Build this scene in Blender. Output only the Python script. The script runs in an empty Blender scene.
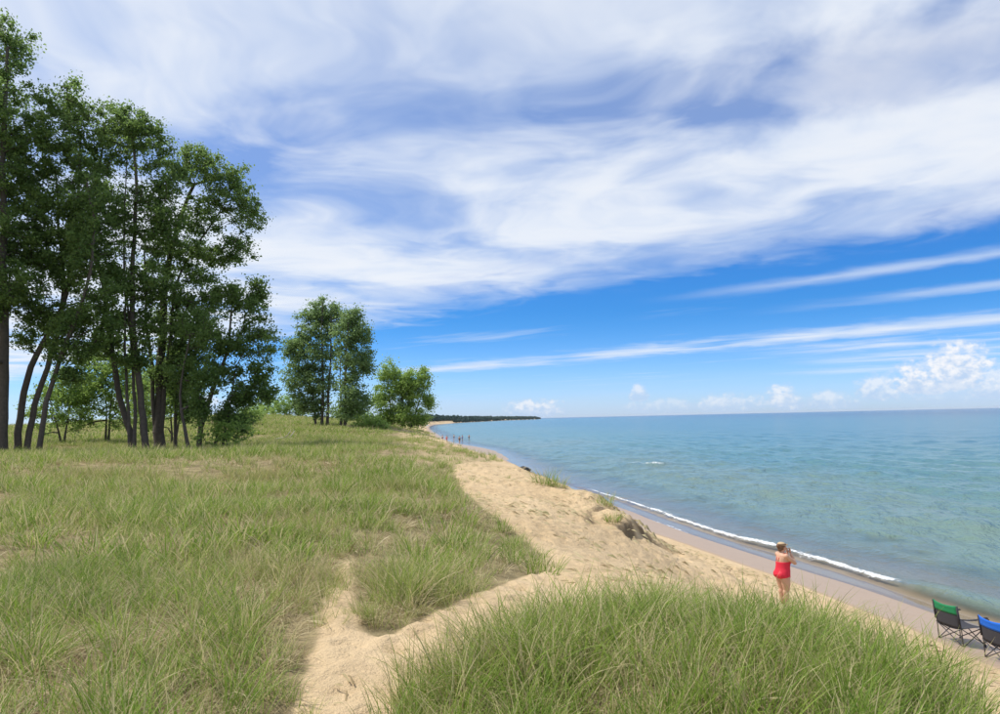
import bpy, bmesh, math, random
import numpy as np
from mathutils import Matrix, Vector, Euler

R = math.radians
sc = bpy.context.scene
C = sc.collection
rng = np.random.default_rng(11)
random.seed(11)

# ------------------------------------------------------------------ camera
F_PX = 740.0                       # focal length in photo pixels (photo 1000 x 714)
CAM = np.array([0.0, 0.0, 5.6])    # lake level is z = 0
PITCH, ROLL = R(4.77), R(-1.28)
camd = bpy.data.cameras.new('camera')
camd.sensor_width = 36.0
camd.lens = F_PX / 1000 * 36
camd.clip_start = 0.05
camd.clip_end = 60000
cam = bpy.data.objects.new('camera', camd)
cam.matrix_world = (Matrix.Translation(CAM) @ Matrix.Rotation(R(90) + PITCH, 4, 'X')
                    @ Matrix.Rotation(ROLL, 4, 'Z'))
C.objects.link(cam)
sc.camera = cam

# ------------------------------------------------------------------ exposure
sc.view_settings.view_transform = 'Standard'
sc.view_settings.look = 'None'
sc.view_settings.gamma = 1.0
sc.view_settings.use_curve_mapping = False
sc.view_settings.exposure = 0.0
sc.cycles.max_bounces = 6
sc.cycles.diffuse_bounces = 3
sc.cycles.glossy_bounces = 3
sc.cycles.transmission_bounces = 4
sc.cycles.transparent_max_bounces = 6

# ------------------------------------------------------------------ sun and sky
SUN_AZ = R(-80)      # measured from +Y towards +X: left and ahead of the camera
SUN_EL = R(59)
sund = bpy.data.lights.new('sun', 'SUN')
sund.energy = 4.7
sund.angle = R(0.55)
sund.color = (1.0, 0.955, 0.88)
sun = bpy.data.objects.new('sun', sund)
to_sun = Vector((math.sin(SUN_AZ) * math.cos(SUN_EL), math.cos(SUN_AZ) * math.cos(SUN_EL), math.sin(SUN_EL)))
sun.rotation_euler = to_sun.to_track_quat('Z', 'Y').to_euler()
sun.location = (-60, 30, 90)
C.objects.link(sun)

world = bpy.data.worlds.new('World')
sc.world = world
world.use_nodes = True
world.cycles.sampling_method = 'MANUAL'
world.cycles.sample_map_resolution = 256


class G:
    """small helper that writes shader maths as function calls"""
    def __init__(self, tree):
        self.t = tree
        self.n = tree.nodes
        self.l = tree.links

    def put(self, sock, v):
        if v is None:
            return
        if isinstance(v, bpy.types.NodeSocket):
            self.l.new(v, sock)
        else:
            if sock.type == 'RGBA' and hasattr(v, '__len__') and len(v) == 3:
                v = (*v, 1.0)
            sock.default_value = v

    def m(self, op, a, b=None, c=None, clamp=False):
        n = self.n.new('ShaderNodeMath')
        n.operation = op
        n.use_clamp = clamp
        for i, v in enumerate((a, b, c)):
            self.put(n.inputs[i], v)
        return n.outputs[0]

    def add(self, a, b): return self.m('ADD', a, b)
    def sub(self, a, b): return self.m('SUBTRACT', a, b)
    def mul(self, a, b): return self.m('MULTIPLY', a, b)
    def div(self, a, b): return self.m('DIVIDE', a, b)
    def mx(self, a, b): return self.m('MAXIMUM', a, b)
    def mn(self, a, b): return self.m('MINIMUM', a, b)

    def ss(self, v, a, b, lo=0.0, hi=1.0):
        n = self.n.new('ShaderNodeMapRange')
        n.interpolation_type = 'SMOOTHSTEP'
        self.put(n.inputs['Value'], v)
        self.put(n.inputs['From Min'], a)
        self.put(n.inputs['From Max'], b)
        self.put(n.inputs['To Min'], lo)
        self.put(n.inputs['To Max'], hi)
        return n.outputs[0]

    def xyz(self, x=0.0, y=0.0, z=0.0):
        n = self.n.new('ShaderNodeCombineXYZ')
        for i, v in enumerate((x, y, z)):
            self.put(n.inputs[i], v)
        return n.outputs[0]

    def sep(self, v):
        n = self.n.new('ShaderNodeSeparateXYZ')
        self.put(n.inputs[0], v)
        return n.outputs

    def noise(self, vec, scale, detail=4.0, rough=0.5, dist=0.0, out='Fac'):
        n = self.n.new('ShaderNodeTexNoise')
        self.put(n.inputs['Vector'], vec)
        self.put(n.inputs['Scale'], scale)
        n.inputs['Detail'].default_value = detail
        n.inputs['Roughness'].default_value = rough
        n.inputs['Distortion'].default_value = dist
        return n.outputs[out]

    def mix(self, f, a, b):
        n = self.n.new('ShaderNodeMix')
        n.data_type = 'RGBA'
        self.put(n.inputs[0], f)
        self.put(n.inputs[6], a)
        self.put(n.inputs[7], b)
        return n.outputs[2]

    def attr(self, name, out='Fac'):
        n = self.n.new('ShaderNodeAttribute')
        n.attribute_name = name
        return n.outputs[out]

    def bump(self, h, strength=0.5, dist=0.1, normal=None):
        n = self.n.new('ShaderNodeBump')
        n.inputs['Strength'].default_value = strength
        n.inputs['Distance'].default_value = dist
        self.put(n.inputs['Height'], h)
        self.put(n.inputs['Normal'], normal)
        return n.outputs[0]


def build_sky():
    nt = world.node_tree
    nt.nodes.clear()
    g = G(nt)
    sky = nt.nodes.new('ShaderNodeTexSky')
    sky.sky_type = 'NISHITA'
    sky.sun_disc = False
    sky.sun_elevation = SUN_EL
    sky.sun_rotation = SUN_AZ
    sky.altitude = 200
    sky.air_density = 1.0
    sky.dust_density = 0.4
    sky.ozone_density = 3.0
    tc = nt.nodes.new('ShaderNodeTexCoord')
    d = tc.outputs['Generated']
    x, y, z = g.sep(d)
    zz = g.mx(z, 0.02)
    px, py = g.div(x, zz), g.div(y, zz)             # cloud layer seen as a plane overhead
    u = g.add(g.mul(px, .67), g.mul(py, .74))       # across the bands
    v = g.add(g.mul(px, -.74), g.mul(py, .67))      # along the bands
    au = g.m('ABSOLUTE', u)
    # slow wander of the bands
    wv = g.noise(g.xyz(g.mul(u, .25), g.mul(v, .16), 3.1), 1.0, 3, .5)
    wander = g.mul(g.sub(wv, .5), 1.3)
    uw = g.add(u, wander)
    warp = g.noise(g.xyz(px, py, 8.0), .9, 2, .5, out='Color')
    wp = g.n.new('ShaderNodeVectorMath')
    wp.operation = 'MULTIPLY_ADD'
    g.put(wp.inputs[0], warp)
    wp.inputs[1].default_value = (.9, .9, 0)
    g.put(wp.inputs[2], g.xyz(g.mul(px, .92), g.mul(py, .80), 4.7))
    n1 = g.noise(wp.outputs[0], 1.0, 5, .50)                                     # billows
    n2 = g.noise(wp.outputs[0], 2.7, 4, .55)                                     # fine fleece
    # the wide sheet of thin cloud: everything nearer than its edge
    sheet = g.ss(g.add(uw, g.mul(g.sub(n2, .5), 1.9)), 5.15, 3.45)
    body = g.ss(g.add(g.mul(n1, .90), g.mul(n2, .30)), .36, .70)
    # two rifts in the sheet where blue shows
    def rift(cx, cy, rx, ry, ang, amt):
        dx, dy = g.sub(px, cx), g.sub(py, cy)
        ca, sa = math.cos(ang), math.sin(ang)
        a = g.div(g.add(g.mul(dx, ca), g.mul(dy, sa)), rx)
        b = g.div(g.add(g.mul(dx, -sa), g.mul(dy, ca)), ry)
        r2 = g.add(g.mul(a, a), g.mul(b, b))
        r2 = g.add(r2, g.mul(g.sub(n2, .5), 2.2))
        return g.mul(g.ss(r2, 1.5, 0.0), amt)
    rf = g.add(rift(-.74, 2.55, .26, .40, .25, .30), rift(1.15, 2.1, 1.0, .34, -.35, .50))
    body = g.m('SUBTRACT', body, rf, clamp=True)
    m1 = g.mul(sheet, g.add(g.mul(body, .63), .29))
    brk0 = g.noise(g.xyz(g.mul(u, .8), g.mul(v, .35), 2.2), 1.0, 3, .6)
    # narrow streaks beyond the edge of the sheet
    def band(c, w, amt, lo, hi, soft=1.2):
        dd = g.m('ABSOLUTE', g.sub(g.add(u, g.mul(wander, .25)), c))
        dd = g.add(dd, g.add(g.mul(g.sub(n2, .5), w * 1.2), g.mul(g.sub(brk0, .5), w * .8)))
        b = g.ss(dd, w * 1.15, w * -.1)
        e = g.mul(g.ss(v, lo - soft, lo + soft), g.ss(v, hi + soft, hi - soft))
        brk = g.ss(brk0, .28, .55)
        return g.mul(g.mul(b, e), g.mul(brk, amt))
    m2 = band(5.7, .34, .62, -3.5, 2.4)
    m2 = g.mx(m2, band(7.1, .42, .55, -8, 2.2))
    m2 = g.mx(m2, band(10.0, 1.15, .9, -16, 11.5))
    m2 = g.mx(m2, band(12.3, 1.4, .8, -20, 4.5))
    m2 = g.mx(m2, band(15.4, 2.0, .7, -26, 5))
    m2 = g.mx(m2, band(19.5, 2.2, .5, -30, 7))
    wisps = g.ss(g.noise(g.xyz(g.mul(u, 1.0), g.mul(v, .26), 9.0), 1.0, 4, .6), .56, .78)
    m2 = g.mx(m2, g.mul(wisps, .32))
    cirrus = g.mx(m1, m2)
    cirrus = g.mul(cirrus, g.ss(z, .0, .05))
    cir_col = g.mix(g.ss(g.add(g.mul(n1, .65), g.mul(n2, .35)), .36, .66), (.68, .79, .965), (.92, .95, .99))
    # base blue, a little deeper than the bare model
    tint = g.mix(g.ss(z, -.02, .15), (.098, .130, .210), (.025, .076, .140))
    mixn = nt.nodes.new('ShaderNodeMix')
    mixn.data_type = 'RGBA'
    mixn.blend_type = 'MULTIPLY'
    mixn.inputs[0].default_value = 1.0
    g.put(mixn.inputs[6], sky.outputs[0])
    g.put(mixn.inputs[7], tint)
    base = mixn.outputs[2]
    col = g.mix(cirrus, base, cir_col)
    # heaps of cumulus low over the lake
    az = g.m('ARCTAN2', x, y)
    el = z
    q = g.xyz(az, g.mul(el, 1.25), 0.0)
    cn = g.noise(q, 30, 4, .6)
    cn2 = g.noise(q, 85, 3, .6)
    lump = g.add(g.mul(g.sub(cn, .5), 1.9), g.mul(g.sub(cn2, .5), 1.1))
    # (azimuth, elevation of the base, half width, height, weight)
    puffs = [(.540, .014, .085, .026, .5), (.520, .024, .045, .046, 1), (.550, .028, .050, .064, 1), (.470, .018, .034, .030, .8),
             (.590, .018, .040, .036, .8), (.045, .0080, .060, .022, .85), (.185, .026, .016, .018, .75), (.22, .008, .07, .016, .55),
             (.300, .0095, .065, .020, .7), (.365, .0095, .030, .030, .85), (.42, .010, .04, .018, .7), (-.42, .02, .1, .03, .8),
             (-.16, .02, .03, .02, .5), (.95, .015, .12, .035, .8), (1.5, .02, .14, .05, .8), (-1.3, .02, .13, .05, .8),
             (2.6, .02, .2, .05, .8)]
    tot = None
    topness = None
    for (a0, e0, w, h, s) in puffs:
        dx = g.div(g.sub(az, a0), w)
        up = g.div(g.sub(el, e0), h)
        dy = g.mx(up, g.mul(up, -h / .011))
        r2 = g.add(g.mul(dx, dx), g.mul(dy, dy))
        f = g.add(g.sub(.95, r2), lump)
        f = g.ss(f, .05, .75, 0.0, s)
        tot = f if tot is None else g.mx(tot, f)
        t = g.mul(f, g.ss(g.add(up, g.mul(g.sub(cn2, .5), 2.2)), -.2, .7))
        topness = t if topness is None else g.mx(topness, t)
    cum_col = g.mix(topness, (.52, .67, .90), (.97, .97, .99))
    # haze bank the heaps rise out of
    hz = g.mul(g.ss(el, .060, .012), g.ss(g.noise(g.xyz(g.mul(az, 3.0), g.mul(el, 22.0), 1.0), 1.0, 3, .5), .40, .66))
    col = g.mix(g.mul(hz, .45), col, (.58, .72, .93))
    col = g.mix(g.mul(tot, .92), col, cum_col)
    bg = nt.nodes.new('ShaderNodeBackground')
    g.put(bg.inputs[0], col)
    bg.inputs[1].default_value = 1.0
    out = nt.nodes.new('ShaderNodeOutputWorld')
    nt.links.new(bg.outputs[0], out.inputs[0])


build_sky()

# ------------------------------------------------------------------ numeric helpers
_tab = np.random.default_rng(5).random((256, 256))


def vnoise(x, y):
    x = np.asarray(x, float)
    y = np.asarray(y, float)
    xi = np.floor(x).astype(int)
    yi = np.floor(y).astype(int)
    fx, fy = x - xi, y - yi
    fx = fx * fx * fx * (fx * (6 * fx - 15) + 10)
    fy = fy * fy * fy * (fy * (6 * fy - 15) + 10)
    a = _tab[xi & 255, yi & 255]
    b = _tab[(xi + 1) & 255, yi & 255]
    c = _tab[xi & 255, (yi + 1) & 255]
    d = _tab[(xi + 1) & 255, (yi + 1) & 255]
    return (a * (1 - fx) + b * fx) * (1 - fy) + (c * (1 - fx) + d * fx) * fy


def fbm(x, y, oct=4, gain=.5):
    s, a, t = 0., 1., 0.
    for k in range(oct):
        s = s + a * (vnoise(x * 2 ** k + 17.3 * k, y * 2 ** k - 9.1 * k) - .5)
        t += a
        a *= gain
    return s / t * 2     # about -1 .. 1


def sstep(v, a, b):
    t = np.clip((v - a) / (b - a), 0, 1)
    return t * t * (3 - 2 * t)


# ------------------------------------------------------------------ shape of the land
_sy = np.array([-4000, -300, -60, 0, 12, 19.5, 23, 28, 36, 45, 55, 80, 120, 164, 250, 400, 600, 900, 1400, 2200, 3000, 3230, 3330, 3500, 20000], float)
_sx = np.array([600, 70, 27, 15.2, 13.9, 12.95, 12.45, 11.4, 9.6, 8.2, 6.7, 2.6, -3.6, -9.9, -20, -37, -58, -82, -76, 0, 150, 178, 120, -400, -15000], float)
_fy = np.concatenate([np.arange(-300, 200, .5), np.arange(200, 4000, 4.)])
_raw = np.interp(_fy, _sy, _sx)


def _smooth_shore():
    out = _raw.copy()
    i1 = 1000
    k = np.exp(-np.linspace(-2, 2, 25) ** 2)
    k /= k.sum()
    a = np.pad(_raw[:i1], 12, mode='edge')
    out[:i1] = np.convolve(a, k, 'valid')
    b = np.pad(_raw[i1:], 12, mode='edge')
    out[i1:] = np.convolve(b, k, 'valid')
    w = np.clip((np.arange(len(out)) - i1) / 14., -1, 1)
    blend = np.abs(w)
    return out * blend + _raw * (1 - blend)


_shore = _smooth_shore()


def x_shore(y):
    y = np.asarray(y, float)
    base = np.interp(y, _fy, _shore)
    base = np.where((y < -300) | (y > 3996), np.interp(y, _sy, _sx), base)
    return base + .35 * fbm(y * .09, y * 0 + 3.3, 3)


def S(x, y):
    """distance inland from the water's edge"""
    return (x_shore(y) - x) * .975


_ps = np.array([-20000, -400, -60, -12, -4, 0, 3.3, 5.7, 7.0])
_pz = np.array([-30, -7, -2.4, -.75, -.3, 0, .33, .72, 1.0])


def s_top(y):
    y = np.asarray(y, float)
    return 9.2 + .8 * sstep(-y, -34, -27) + .9 * sstep(-y, -14, -7) + .45 * fbm(np.asarray(y, float) * .22, y * 0 + 8.8, 3)


def gauss(x, y, cx, cy, rx, ry):
    return np.exp(-((x - cx) / rx) ** 2 - ((y - cy) / ry) ** 2)


def H(x, y):
    x = np.asarray(x, float)
    y = np.asarray(y, float)
    s = S(x, y)
    st = s_top(y)
    beach = np.interp(s, _ps, _pz)
    toe = 6.6 - .9 * np.exp(-((y - 25) / 12.) ** 2)
    t = np.clip((s - toe) / (st - toe), 0, 1)
    t = .55 * t + .45 * t * t * (3 - 2 * t)
    bank = t * (2.15 + .38 * sstep(y, 21, 27))
    back = np.interp(s - st, [0, 2, 5, 20, 80, 2000], [0, .35, .62, .75, 1.0, 3.0])
    z = beach + bank + back * sstep(s, 6.6, 9)
    inland = sstep(s, 8, 14)
    far = sstep(y, 1500, 600)
    z = z + inland * (.16 * fbm(x * .16, y * .16, 3) + .05 * fbm(x * .8, y * .8, 3))
    z = z + inland * far * sstep(y, 45, 90) * .35 * fbm(x * .045 + 4, y * .045, 3)
    z = z - inland * .45 * gauss(x, y, -26, 50, 18, 13)
    # blow-out where the trodden sand runs down to the beach
    z = z - .85 * gauss(x, y, 4.0, 16.5, 2.3, 3.4) * sstep(s, 6.0, 8)
    z = z - .75 * gauss(x, y, 4.9, 11.2, 1.7, 2.2)
    z = z - .35 * gauss(x, y, 1.0, 13.5, 2.5, 3.0)
    # remnant of the dune edge with its little cliff
    z = z + .38 * gauss(x, y, 2.7, 22.6, .9, 1.3) * sstep(s, 8.55, 8.9)
    z = z + .30 * gauss(x, y, 3.3, 20.3, .8, .8) * sstep(s, 8.2, 8.5)
    # hummock under the nearest grass
    z = z + .20 * gauss(x, y, 1.6, 5.2, 1.7, 1.4) + .27 * gauss(x, y, 2.75, 6.3, 1.1, 1.2)
    # rising ground to the left and behind the trees
    z = z + .35 * gauss(x, y, -42, 46, 9, 14)
    z = z + 2.5 * gauss(x, y, -46, 125, 30, 36) + 1.0 * gauss(x, y, -105, 110, 40, 45)
    z = z + .7 * gauss(x, y, -21, 88, 9, 14)
    return z


_cp = cam.matrix_world.to_3x3()
_CB = np.array(_cp)


def ray(px, py):
    d = _CB @ np.array([(px - 500) / F_PX, -(py - 357) / F_PX, -1.0])
    return d / np.linalg.norm(d)


def ground_at(px, py, lift=0.0):
    """where the view ray of a photo pixel first meets the land (or lake)"""
    d = ray(px, py)
    t = np.concatenate([np.arange(1.5, 60, .05), np.geomspace(60, 4000, 2500)])
    X, Y, Z = CAM[0] + d[0] * t, CAM[1] + d[1] * t, CAM[2] + d[2] * t
    g = np.maximum(H(X, Y), 0) + lift
    hit = np.nonzero(Z <= g)[0]
    i = hit[0] if len(hit) else len(t) - 1
    return np.array([X[i], Y[i], g[i] - lift])


def at_depth(px, py, y):
    d = ray(px, py)
    return CAM + d * (y / d[1])


# ------------------------------------------------------------------ object helpers
def link(o):
    C.objects.link(o)
    return o


def mesh_obj(name, verts, faces, mats=None, parent=None, smooth=False, midx=None):
    me = bpy.data.meshes.new(name)
    verts = np.asarray(verts, np.float32)
    if isinstance(faces, np.ndarray):
        n, k = faces.shape
        me.vertices.add(len(verts))
        me.vertices.foreach_set('co', verts.ravel())
        me.loops.add(n * k)
        me.loops.foreach_set('vertex_index', faces.astype(np.int32).ravel())
        me.polygons.add(n)
        me.polygons.foreach_set('loop_start', np.arange(0, n * k, k, dtype=np.int32))
        me.update(calc_edges=True)
    else:
        me.from_pydata(verts.tolist(), [], faces)
    for m in (mats or []):
        me.materials.append(m)
    if midx is not None:
        me.polygons.foreach_set('material_index', np.asarray(midx, np.int32))
    if smooth:
        me.polygons.foreach_set('use_smooth', np.ones(len(me.polygons), bool))
    o = link(bpy.data.objects.new(name, me))
    if parent:
        o.parent = parent
    return o


def fattr(o, name, vals):
    a = o.data.attributes.new(name, 'FLOAT', 'POINT')
    a.data.foreach_set('value', np.asarray(vals, np.float32).ravel())


def tag(o, label=None, cat=None, group=None, kind=None):
    for k, v in (('label', label), ('category', cat), ('group', group), ('kind', kind)):
        if v:
            o[k] = v
    return o


def empty(name, loc=(0, 0, 0), rz=0.0):
    o = bpy.data.objects.new(name, None)
    o.empty_display_size = .2
    o.location = loc
    o.rotation_euler = (0, 0, rz)
    return link(o)


class MB:
    """collects tubes, boxes and blobs into one mesh"""
    def __init__(self):
        self.v, self.f = [], []
        self.n = 0

    def raw(self, v, f):
        v = np.asarray(v, float)
        self.v.append(v)
        self.f += [tuple(int(i) + self.n for i in q) for q in f]
        self.n += len(v)

    def tube(self, pts, rad, sides=8, cap=True):
        pts = np.asarray(pts, float)
        n = len(pts)
        rad = np.broadcast_to(np.asarray(rad, float), (n,)) if np.ndim(rad) < 2 else np.asarray(rad)
        tan = np.gradient(pts, axis=0)
        tan /= np.linalg.norm(tan, axis=1)[:, None] + 1e-9
        ref = np.array([0, 0, 1.]) if abs(tan[0][2]) < .9 else np.array([0, 1., 0])
        vs = []
        a = np.arange(sides) / sides * 2 * math.pi
        s = np.cross(tan[0], ref)
        s /= np.linalg.norm(s)
        for i in range(n):
            s = s - tan[i] * np.dot(s, tan[i])
            s /= np.linalg.norm(s) + 1e-9
            w = np.cross(tan[i], s)
            r = rad[i]
            vs.append(pts[i] + np.outer(np.cos(a), s) * r + np.outer(np.sin(a), w) * r)
        f = []
        for i in range(n - 1):
            for k in range(sides):
                k2 = (k + 1) % sides
                f.append((i * sides + k, i * sides + k2, (i + 1) * sides + k2, (i + 1) * sides + k))
        if cap:
            f.append(tuple(range(sides))[::-1])
            f.append(tuple((n - 1) * sides + k for k in range(sides)))
        self.raw(np.concatenate(vs), f)
        return self

    def ell(self, c, r, rot=None, seg=14, rings=9, noise=0.0, seed=0):
        th = np.linspace(0, math.pi, rings + 1)
        ph = np.arange(seg) / seg * 2 * math.pi
        v = [(0, 0, 1.)]
        for t in th[1:-1]:
            for p in ph:
                v.append((math.sin(t) * math.cos(p), math.sin(t) * math.sin(p), math.cos(t)))
        v.append((0, 0, -1.))
        v = np.array(v)
        if noise:
            v = v * (1 + noise * fbm(v[:, 0] * 2 + seed + v[:, 2], v[:, 1] * 2 + v[:, 2] * 1.7, 3))[:, None]
        v = v * np.asarray(r)
        if rot is not None:
            v = v @ np.array(Euler(rot).to_matrix()).T
        v = v + np.asarray(c)
        f = []
        for k in range(seg):
            f.append((0, 1 + k, 1 + (k + 1) % seg))
        for i in range(rings - 2):
            a, b = 1 + i * seg, 1 + (i + 1) * seg
            for k in range(seg):
                k2 = (k + 1) % seg
                f.append((a + k, b + k, b + k2, a + k2))
        a, l = 1 + (rings - 2) * seg, 1 + (rings - 1) * seg
        for k in range(seg):
            f.append((l, a + (k + 1) % seg, a + k))
        self.raw(v, f)
        return self

    def loft(self, rings, seg=20):
        """rings: (centre, half x, half y) stacked along z, closed at both ends"""
        a = np.arange(seg) / seg * 2 * math.pi
        v, f = [], []
        for (c, rx, ry) in rings:
            v.append(np.stack([c[0] + rx * np.cos(a), c[1] + ry * np.sin(a), np.full(seg, c[2])], 1))
        n = len(rings)
        for i in range(n - 1):
            for k in range(seg):
                k2 = (k + 1) % seg
                f.append((i * seg + k, i * seg + k2, (i + 1) * seg + k2, (i + 1) * seg + k))
        f.append(tuple(range(seg))[::-1])
        f.append(tuple((n - 1) * seg + k for k in range(seg)))
        self.raw(np.concatenate(v), f)
        return self

    def sheet(self, grid, thick):
        """grid: (n,m,3) points; a cloth of real thickness"""
        g0 = np.asarray(grid, float)
        n, m = g0.shape[:2]
        du = np.gradient(g0, axis=0)
        dv = np.gradient(g0, axis=1)
        nn = np.cross(du, dv)
        nn /= np.linalg.norm(nn, axis=2)[..., None] + 1e-9
        a = (g0 + nn * thick / 2).reshape(-1, 3)
        b = (g0 - nn * thick / 2).reshape(-1, 3)
        N = n * m
        f = []
        ix = lambda i, j: i * m + j
        for i in range(n - 1):
            for j in range(m - 1):
                f.append((ix(i, j), ix(i + 1, j), ix(i + 1, j + 1), ix(i, j + 1)))
                f.append((N + ix(i, j), N + ix(i, j + 1), N + ix(i + 1, j + 1), N + ix(i + 1, j)))
        for i in range(n - 1):
            f.append((ix(i, 0), N + ix(i, 0), N + ix(i + 1, 0), ix(i + 1, 0)))
            f.append((ix(i, m - 1), ix(i + 1, m - 1), N + ix(i + 1, m - 1), N + ix(i, m - 1)))
        for j in range(m - 1):
            f.append((ix(0, j), ix(0, j + 1), N + ix(0, j + 1), N + ix(0, j)))
            f.append((ix(n - 1, j), N + ix(n - 1, j), N + ix(n - 1, j + 1), ix(n - 1, j + 1)))
        self.raw(np.concatenate([a, b]), f)
        return self

    def build(self, name, mat, parent=None, smooth=True):
        return mesh_obj(name, np.concatenate(self.v), self.f, [mat], parent, smooth)


# ------------------------------------------------------------------ materials
def new_mat(name):
    m = bpy.data.materials.new(name)
    m.use_nodes = True
    nt = m.node_tree
    nt.nodes.clear()
    out = nt.nodes.new('ShaderNodeOutputMaterial')
    return m, G(nt), out


def principled(g, out, col, rough=.6, normal=None, spec=.5, metal=0.0):
    b = g.n.new('ShaderNodeBsdfPrincipled')
    g.put(b.inputs['Base Color'], col)
    g.put(b.inputs['Roughness'], rough)
    g.put(b.inputs['Specular IOR Level'], spec)
    g.put(b.inputs['Metallic'], metal)
    g.put(b.inputs['Normal'], normal)
    if out:
        g.l.new(b.outputs[0], out.inputs[0])
    return b


def simple(name, col, rough=.6, var=.15, scale=20, bump=.0, spec=.4, metal=0.0):
    m, g, out = new_mat(name)
    tc = g.n.new('ShaderNodeTexCoord').outputs['Object']
    n = g.noise(tc, scale, 5, .6)
    c1 = tuple(c * (1 - var) for c in col)
    c2 = tuple(min(1, c * (1 + var)) for c in col)
    nr = g.bump(g.noise(tc, scale * 2, 4, .6), bump, .02) if bump else None
    principled(g, out, g.mix(n, c1, c2), rough, nr, spec, metal)
    return m


def ground_material():
    m, g, out = new_mat('sand_ground')
    pos = g.n.new('ShaderNodeNewGeometry').outputs['Position']
    wet, grassy, root_shade = g.attr('wet'), g.attr('grassy'), g.attr('root')
    big = g.noise(pos, .35, 4, .6)
    mid = g.noise(pos, 3.0, 5, .6)
    fine = g.noise(pos, 60, 4, .7)
    dry = g.mix(g.ss(big, .3, .7), (.50, .362, .205), (.60, .45, .27))
    dry = g.mix(g.mul(g.ss(mid, .45, .75), .35), dry, (.34, .235, .13))
    dry = g.mix(g.mul(g.ss(fine, .3, .8), .3), dry, (.65, .51, .34))
    th = g.mix(g.ss(mid, .3, .7), (.11, .09, .04), (.33, .265, .14))
    edge = g.ss(g.add(grassy, g.mul(g.sub(mid, .5), .7)), .25, .75)
    col = g.mix(g.mul(edge, .9), dry, th)
    col = g.mix(g.mul(root_shade, .8), col, (.12, .085, .05))  # ledge face darkened: bare roots and its shade, both as sand colour
    wcol = g.mix(mid, (.33, .24, .165), (.40, .295, .21))
    wn = g.ss(g.add(wet, g.mul(g.sub(big, .5), .25)), .35, .65)
    col = g.mix(wn, col, wcol)
    rough = g.add(g.mul(g.ss(wet, .6, .95), -.5), .92)
    h = g.add(g.mul(fine, .25), g.mul(g.noise(pos, 9, 5, .65), 1.0))
    dryness = g.sub(1.0, g.mul(wn, .93))
    b = g.n.new('ShaderNodeBump')
    g.put(b.inputs['Strength'], g.mul(dryness, .95))
    b.inputs['Distance'].default_value = .06
    g.put(b.inputs['Height'], h)
    principled(g, out, col, rough, b.outputs[0], .2)
    return m


def water_material():
    m, g, out = new_mat('lake_water')
    pos = g.n.new('ShaderNodeNewGeometry').outputs['Position']
    depth, foam, off = g.attr('depth'), g.attr('foam'), g.attr('offshore')
    x, y, z = g.sep(pos)
    # ripples: crests run roughly along the shore
    r = g.n.new('ShaderNodeVectorRotate')
    r.rotation_type = 'Z_AXIS'
    g.put(r.inputs['Vector'], pos)
    r.inputs['Angle'].default_value = R(20)
    rx, ry, rz = g.sep(r.outputs[0])
    q = g.xyz(rx, g.mul(ry, .38), 0)
    w1 = g.noise(q, .45, 6, .62, .4)
    w2 = g.noise(q, 2.2, 5, .6, .3)
    w3 = g.noise(q, .06, 4, .55, .3)
    h = g.mul(g.add(g.add(g.mul(g.sub(w1, .5), .85), g.mul(g.sub(w2, .5), .22)), g.mul(g.sub(w3, .5), 1.6)), g.ss(depth, .03, .5, .03, 1.0))
    nrm = g.bump(h, 1.0, 1.0)
    # water colour by depth over sand bars
    patch = g.noise(g.xyz(g.mul(rx, .5), g.mul(ry, .18), 0), .022, 5, .6, .6)
    dd = g.add(off, g.mul(g.sub(patch, .5), 150))
    c = g.mix(g.ss(dd, 0, 30), (.13, .205, .175), (.075, .188, .192))
    c = g.mix(g.ss(dd, 20, 110), c, (.034, .146, .194))
    c = g.mix(g.ss(dd, 130, 700), c, (.012, .066, .130))
    c = g.mix(g.mul(g.ss(patch, .5, .68), .2), c, (.10, .22, .22))
    body = principled(g, None, c, .16, nrm, .25)
    body.inputs['IOR'].default_value = 1.33
    # the shallows let the sand show through
    tr = g.n.new('ShaderNodeBsdfTransparent')
    tr.inputs[0].default_value = (.90, .93, .88, 1)
    gl = g.n.new('ShaderNodeBsdfGlossy')
    gl.inputs['Roughness'].default_value = .08
    g.put(gl.inputs['Normal'], nrm)
    fr = g.n.new('ShaderNodeFresnel')
    fr.inputs['IOR'].default_value = 1.33
    g.put(fr.inputs['Normal'], nrm)
    thin = g.n.new('ShaderNodeMixShader')
    g.put(thin.inputs[0], fr.outputs[0])
    g.l.new(tr.outputs[0], thin.inputs[1])
    g.l.new(gl.outputs[0], thin.inputs[2])
    mx = g.n.new('ShaderNodeMixShader')
    g.put(mx.inputs[0], g.ss(depth, .04, .5))
    g.l.new(thin.outputs[0], mx.inputs[1])
    g.l.new(body.outputs[0], mx.inputs[2])
    fo = principled(g, None, (.74, .76, .77), .8, g.bump(g.noise(pos, 9, 5, .7), .8, .08), .3)
    fn = g.noise(pos, 8.0, 6, .72)
    fn2 = g.noise(pos, 1.1, 4, .6)
    ff = g.ss(g.add(g.add(foam, g.mul(g.sub(fn, .5), 2.0)), g.mul(g.sub(fn2, .5), 1.0)), .38, .85)
    mf = g.n.new('ShaderNodeMixShader')
    g.put(mf.inputs[0], ff)
    g.l.new(mx.outputs[0], mf.inputs[1])
    g.l.new(fo.outputs[0], mf.inputs[2])
    g.l.new(mf.outputs[0], out.inputs[0])
    return m


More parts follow.
